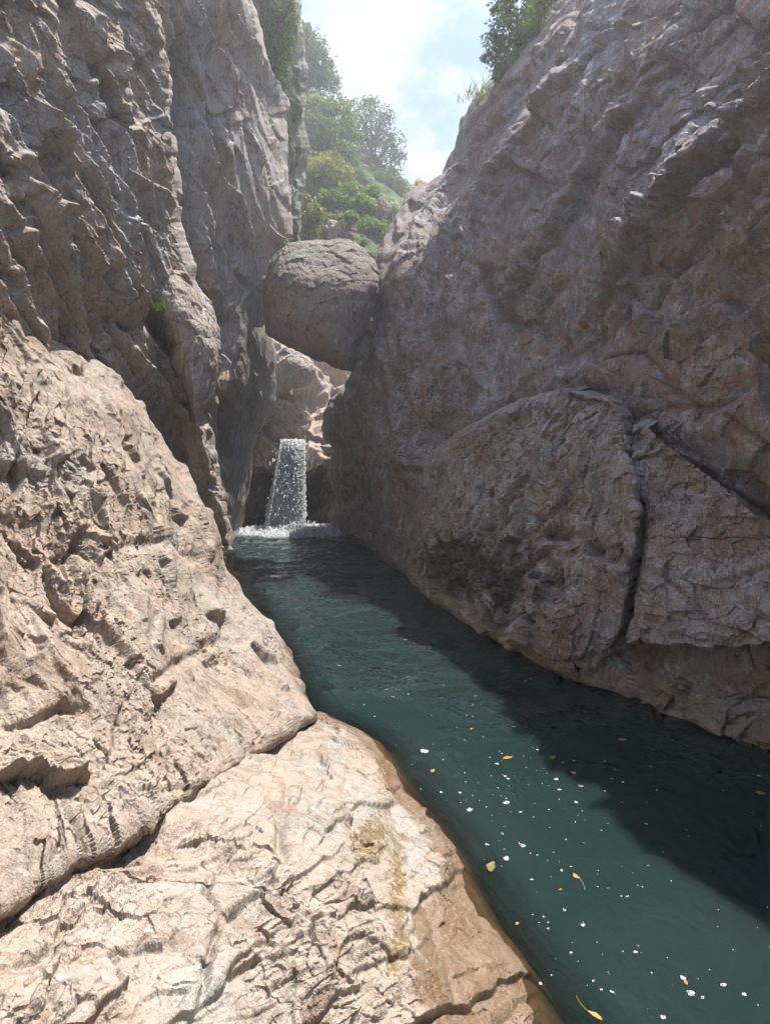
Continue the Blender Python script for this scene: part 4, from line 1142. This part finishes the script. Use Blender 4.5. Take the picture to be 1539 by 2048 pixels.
def plant(name, label, cat, group, base, clumps, nleaf, size, leafm, seed, trunk_r=0.12, part='crown', stem='trunk', shell=0.6):
    """base: foot of the trunk; clumps: (centre, radius xyz); each clump gets a limb and a cloud of leaves"""
    r = np.random.RandomState(seed)
    e = empty(name, tuple(base)); tag(e, label, cat, group)
    base = np.array(base, float)
    vol = np.array([np.prod(c[1]) ** (2 / 3.) for c in clumps]); cnt = np.maximum((nleaf * vol / vol.sum()).astype(int), 20)
    CC, NN = [], []
    for (c, rad), n in zip(clumps, cnt):
        d = r.normal(size=(n, 3)); d /= np.linalg.norm(d, axis=1)[:, None]
        q = (1 - r.rand(n) ** 1.6 * shell)[:, None]
        bumpy = 1 + 0.35 * perlin(d * 2.2 + c)[:, None] + 0.22 * perlin(d * 6 + c)[:, None]
        pts = np.array(c) + d * np.array(rad) * q * bumpy
        keep = perlin(pts * (1.5 / max(0.3, np.mean(rad))) + seed) > -0.2
        CC.append(pts[keep]); NN.append(d[keep])
    C_ = np.concatenate(CC); N_ = np.concatenate(NN)
    mesh_obj(part, *(lambda vf: (vf[0] - base, vf[1]))(leaves(C_, N_, size, r)), LEAF[leafm], e)
    VV, FF, nn = [], [], 0
    top = np.mean([c[0] for c in clumps], 0); fork = base + (top - base) * 0.42
    def add(path, rad):
        nonlocal nn
        v, f = tube_arrays(path, rad, 6); VV.append(v - base); FF.append(f + nn); nn += len(v)
    k = np.linspace(0, 1, 8)[:, None]
    wob = np.stack([perlin(np.stack([k[:, 0] * 3, 0 * k[:, 0] + seed, 0 * k[:, 0] + q], -1)) for q in (0, 5, 9)], -1)
    H_ = np.linalg.norm(top - base)
    tp = base + (fork - base) * k + wob * H_ * 0.04 * k
    add(tp, trunk_r * (1 - 0.35 * k[:, 0]))
    for j, (c, rad) in enumerate(clumps):
        s0 = tp[-1 - (j % 3)]
        mid = (s0 + np.array(c)) / 2 + r.normal(size=3) * H_ * 0.04 + np.array((0, 0, -0.02 * H_))
        q = np.linspace(0, 1, 7)[:, None]
        pth = s0 * (1 - q) ** 2 + 2 * mid * q * (1 - q) + np.array(c) * q ** 2
        add(pth, trunk_r * (0.5 - 0.38 * q[:, 0]))
        for g in range(4):
            tip = np.array(c) + r.normal(size=3) * np.array(rad) * 0.6
            q2 = np.linspace(0, 1, 4)[:, None]
            add(pth[4] * (1 - q2) + tip * q2, trunk_r * (0.16 - 0.12 * q2[:, 0]))
    mesh_obj(stem, np.concatenate(VV), np.concatenate(FF), M['bark'], e, True)
    return e


def tree_px(name, label, bx, by, Y, blobs, nleaf, size, leafm, seed, cat='tree', group='trees and shrubs on the slope', trunk_r=0.12, **kw):
    """blobs: (px, py, rx, ry) in photograph pixels, spread a little in depth"""
    r = np.random.RandomState(seed + 900)
    if 24 < Y: Y += 5.0
    s = Y / F_PX
    cl = []
    for (x, y, rx, ry) in blobs:
        yy = Y + r.uniform(-0.8, 0.8) * rx * s
        cl.append((np.array(AT(x, y, yy)), (rx * s, rx * s * 1.0, ry * s)))
    return plant(name, label, cat, group, AT(bx, by, Y), cl, nleaf, size, leafm, seed, trunk_r, **kw)


tree_px('spreading_tree', 'tall spreading tree with open dark branches against the sky above the slope', 738, 372, 44,
        [(722, 225, 26, 24), (760, 240, 30, 26), (785, 285, 24, 24), (750, 285, 34, 28), (718, 270, 26, 26), (795, 315, 18, 14), (765, 325, 30, 16), (728, 318, 24, 18), (785, 345, 20, 10), (740, 205, 18, 12)],
        6500, 0.10, 'dark', 1, trunk_r=0.20, shell=0.75)
tree_px('cliff_top_tree', 'leafy tree rising from behind the upper left cliff', 600, 230, 38,
        [(605, 70, 22, 22), (625, 95, 28, 24), (640, 130, 28, 24), (655, 165, 26, 22), (620, 150, 26, 30), (605, 115, 22, 26)], 7000, 0.10, 'dark', 2, trunk_r=0.16)
tree_px('broad_tree', 'broad soft grey green tree on the upper slope beside the left cliff', 650, 345, 36,
        [(640, 215, 34, 26), (672, 230, 36, 30), (630, 255, 30, 26), (665, 275, 40, 30), (700, 265, 26, 32), (635, 300, 30, 22), (690, 310, 30, 22)], 9000, 0.11, 'mid', 3, trunk_r=0.16)
tree_px('slope_tree', 'small olive tree in the middle of the slope above the white outcrop', 655, 405, 31,
        [(640, 345, 34, 24), (675, 355, 32, 22), (655, 325, 28, 18), (618, 335, 20, 24)], 6000, 0.09, 'olive', 4)
tree_px('shrub', 'bright green shrub in the middle of the slope below the spreading tree', 715, 440, 30,
        [(700, 385, 24, 20), (728, 395, 28, 22), (712, 415, 30, 18), (745, 385, 16, 16)], 5000, 0.085, 'bright', 5, 'shrub', part='foliage', stem='stem', trunk_r=0.06)
tree_px('shrub', 'bright green shrub directly behind the top of the wedged boulder', 745, 505, 26.5,
        [(735, 455, 24, 18), (760, 462, 24, 20), (748, 482, 28, 18), (725, 470, 18, 18)], 5500, 0.075, 'bright', 6, 'shrub', part='foliage', stem='stem', trunk_r=0.06)
tree_px('shrub', 'dark green shrub at the foot of the spreading tree', 775, 405, 42,
        [(765, 365, 26, 18), (790, 375, 24, 18), (778, 392, 30, 14)], 3500, 0.10, 'dark', 7, 'shrub', part='foliage', stem='stem', trunk_r=0.06)
tree_px('shrub', 'dark green shrub just left of the right cliff edge', 790, 480, 31,
        [(780, 430, 18, 18), (795, 450, 16, 22), (775, 465, 20, 16)], 3500, 0.085, 'mid', 8, 'shrub', part='foliage', stem='stem', trunk_r=0.06)
tree_px('shrub', 'yellow green shrub on the skyline above the right cliff', 840, 402, 56, [(838, 372, 14, 10), (826, 384, 14, 8), (850, 384, 12, 10)], 2000, 0.13, 'yellow', 9, 'shrub', part='foliage', stem='stem', trunk_r=0.08)
tree_px('shrub', 'small grey green shrub on the skyline left of the yellow one', 808, 410, 52, [(806, 384, 18, 12), (818, 396, 18, 12), (800, 402, 14, 12)], 2200, 0.12, 'mid', 10, 'shrub', part='foliage', stem='stem', trunk_r=0.08)
tree_px('shrub', 'olive shrub against the left cliff at the bottom of the slope', 618, 478, 25.5, [(612, 440, 16, 20), (630, 430, 18, 20), (622, 462, 20, 14), (610, 405, 14, 18)], 4000, 0.07, 'olive', 11, 'shrub', part='foliage', stem='stem', trunk_r=0.05)
tree_px('shrub', 'mid green shrub between the olive tree and the white outcrop', 668, 432, 28.5, [(660, 395, 22, 14), (682, 405, 22, 14), (645, 410, 18, 14)], 3500, 0.08, 'mid', 12, 'shrub', part='foliage', stem='stem', trunk_r=0.05)
tree_px('shrub', 'low bright shrub on the white outcrop left of the wedged boulder top', 690, 480, 26, [(700, 435, 16, 12), (688, 455, 16, 12)], 1800, 0.07, 'bright', 13, 'shrub', part='foliage', stem='stem', trunk_r=0.04)
for k_, (lab, bx, by, Yq, bl, nl, sz, lf) in enumerate((
    ('rounded mid green shrub at the left foot of the spreading tree', 705, 372, 40, [(690, 345, 22, 18), (712, 352, 20, 16), (698, 330, 16, 14)], 3200, 0.10, 'mid'),
    ('pale green shrub against the mossy cliff halfway up the slope', 622, 385, 33, [(612, 360, 18, 20), (628, 372, 18, 16), (614, 340, 12, 14)], 3000, 0.085, 'olive'),
    ('bright green shrub at the right end of the slope under the dark shrub', 762, 440, 33, [(755, 415, 20, 14), (772, 422, 16, 14), (760, 402, 16, 10)], 3000, 0.085, 'bright'),
    ('bright bush on the slope just above the pale outcrop', 728, 425, 29.5, [(722, 405, 22, 14), (738, 418, 18, 14), (708, 428, 18, 14)], 3500, 0.08, 'bright'),
    ('low green bush between the white outcrop and the mossy cliff', 645, 468, 27.5, [(640, 448, 16, 12), (655, 440, 16, 12), (632, 458, 12, 10)], 2600, 0.075, 'mid'),
    ('dark bush on the slope behind the olive tree', 690, 330, 40, [(680, 300, 24, 20), (702, 310, 20, 18)], 3000, 0.11, 'dark'))):
    tree_px('shrub', lab, bx, by, Yq, bl, nl, sz, lf, 60 + k_, 'shrub', part='foliage', stem='stem', trunk_r=0.05)
tree_px('cliff_bush', 'leafy bush overhanging the top of the right cliff', 1062, 150, 15.4,
        [(1000, 15, 22, 18), (1040, 20, 34, 30), (1015, 60, 34, 26), (1050, 80, 34, 34), (985, 85, 22, 18), (1005, 120, 30, 26), (975, 118, 16, 12), (1035, 130, 26, 24), (1000, 150, 18, 14), (1070, 30, 26, 26), (1080, -30, 50, 36), (1020, -30, 36, 26)],
        9000, 0.045, 'mid', 14, 'bush', 'plants on the cliffs', part='foliage', stem='stem', trunk_r=0.06)
tree_px('cliff_bush', 'bright small bush on the right cliff top next to the larger bush', 1075, 75, 14.6, [(1078, 20, 22, 26), (1062, 60, 18, 18), (1095, -20, 26, 26)], 2500, 0.04, 'bright', 15, 'bush', 'plants on the cliffs', part='foliage', stem='stem', trunk_r=0.04)
tree_px('cliff_ivy', 'green ivy patch hanging on the shaded upper left cliff', 560, 40, 20.0, [(545, 30, 26, 40), (530, 90, 22, 40), (560, 110, 24, 50), (555, 190, 18, 46), (575, 40, 18, 44)], 4200, 0.06, 'dark', 16, 'ivy', 'plants on the cliffs', part='foliage', stem='stem', trunk_r=0.04)


def grass(name, label, px, py, Y, n, hpx, spread, leafm, seed, group='plants on the cliffs', fan=0.4):
    r = np.random.RandomState(seed); base = np.array(AT(px, py, Y)); s = Y / F_PX
    V = []; 
    for k in range(n):
        b0 = np.array((r.normal() * spread * s * 0.5, r.normal() * spread * s * 0.3, 0)); h = hpx * s * r.uniform(0.5, 1.1)
        d = np.array((r.normal() * fan, r.normal() * fan, 1.0)); w = 0.003 + 0.0004 * Y
        p1 = b0 + d * h * 0.6; p2 = b0 + d * h + np.array((d[0], d[1], -0.25)) * h * 0.35
        sd_ = np.array((w, 0, 0))
        V += [b0 - sd_, b0 + sd_, p1 + sd_ * 0.7, p1 - sd_ * 0.7, p1 - sd_ * 0.7, p1 + sd_ * 0.7, p2 + sd_ * 0.1, p2 - sd_ * 0.1]
    o = mesh_obj(name, np.array(V), np.arange(len(V)).reshape(-1, 4), LEAF[leafm]); o.location = base
    tag(o, label, 'grass', group, 'stuff')
    return o


grass('grass_tuft', 'thin dry grass tuft on the right cliff crest below the bush', 955, 198, 17.6, 40, 34, 30, 'mid', 1)
grass('grass_tuft', 'green grass patch growing on the right cliff crest', 985, 195, 16.6, 120, 20, 50, 'mid', 2)
grass('grass_tuft', 'small dry grass tuft in a crack behind the bulging boulder', 322, 622, 9.4, 40, 24, 20, 'dark', 3, fan=0.6)

# ------------------------------------------------------------------ cable from the left cliff to the boulder
m, t, b, out = new_mat('pale_rope'); pos = t.node('ShaderNodeNewGeometry').outputs['Position']
t.l.new(t.mix(t.noise(pos, 40), (0.30, 0.29, 0.27), (0.42, 0.41, 0.38)), b.inputs['Base Color']); b.inputs['Roughness'].default_value = 0.8
k = np.linspace(0, 1, 12)
ca, cb = np.array(AT(540, 450, 15.6)), np.array(AT(588, 478, 14.6))
tube('rope', ca[None] * (1 - k)[:, None] + cb[None] * k[:, None] - np.array((0, 0, 0.10))[None] * (4 * k * (1 - k))[:, None], np.full(12, 0.014), m)
tag(bpy.data.objects['rope'], 'thin pale rope from the left cliff to the top of the wedged boulder', 'rope')

# ------------------------------------------------------------------ the gorge goes on behind the viewer
def rear(name, pts, h):
    n = 160; kk = np.linspace(0, 1, n); seg = np.linspace(0, 1, len(pts))
    x = np.interp(kk, seg, [p[0] for p in pts]); y = np.interp(kk, seg, [p[1] for p in pts])
    zz = np.linspace(-1.5, h, 90)
    X, Z = np.meshgrid(x, zz); Yv, _ = np.meshgrid(y, zz)
    P = np.stack([X, Yv, Z], -1).reshape(-1, 3)
    d = fbm(P * 0.25, 4) * 1.2 + facet(P * 0.5, 0.9) * 0.6 + facet(P * 1.6, 0.9) * 0.2
    P = P + d[:, None] * np.array((0.3, 0.8, 0.1))
    return tag(mesh_obj(name, P, grid_faces(90, n), M['wall'], None, True), kind='structure')
rear('gorge_wall', [(-2.6, 3.2), (-3.6, -1), (-4.5, -5), (-2, -9), (2, -10), (5, -8), (5.2, -3), (4.6, 2.5)], 7)

# ------------------------------------------------------------------ added haze volume, imitating a veil of lens glare
zmax = max((o.matrix_world @ Vector(c)).z if o.parent is None else (o.parent.location + o.location + Vector(c)).z for o in COL.objects if o.type == 'MESH' for c in o.bound_box) + 1.0
zmin = min((o.parent.location.z if o.parent else 0) + c[2] for o in COL.objects if o.type == 'MESH' for c in o.bound_box) - 1.0
hv = np.array([(x, y, z) for x in (-112, 112) for y in (-62, 152) for z in (zmin, max(zmax, 4))], float)
hf = np.array([(0, 1, 3, 2), (4, 6, 7, 5), (0, 4, 5, 1), (2, 3, 7, 6), (0, 2, 6, 4), (1, 5, 7, 3)])
m = bpy.data.materials.new('glare_haze'); m.use_nodes = True
t = NT(m.node_tree); t.n.clear(); out = t.node('ShaderNodeOutputMaterial'); pv = t.node('ShaderNodeVolumePrincipled')
pv.inputs['Color'].default_value = (0.92, 0.95, 1.0, 1); pv.inputs['Density'].default_value = 0.0042; pv.inputs['Anisotropy'].default_value = 0.55
t.l.new(pv.outputs[0], out.inputs['Volume'])
tag(mesh_obj('haze', hv, hf, m), 'pale sunlit haze added to imitate lens glare', kind='stuff')
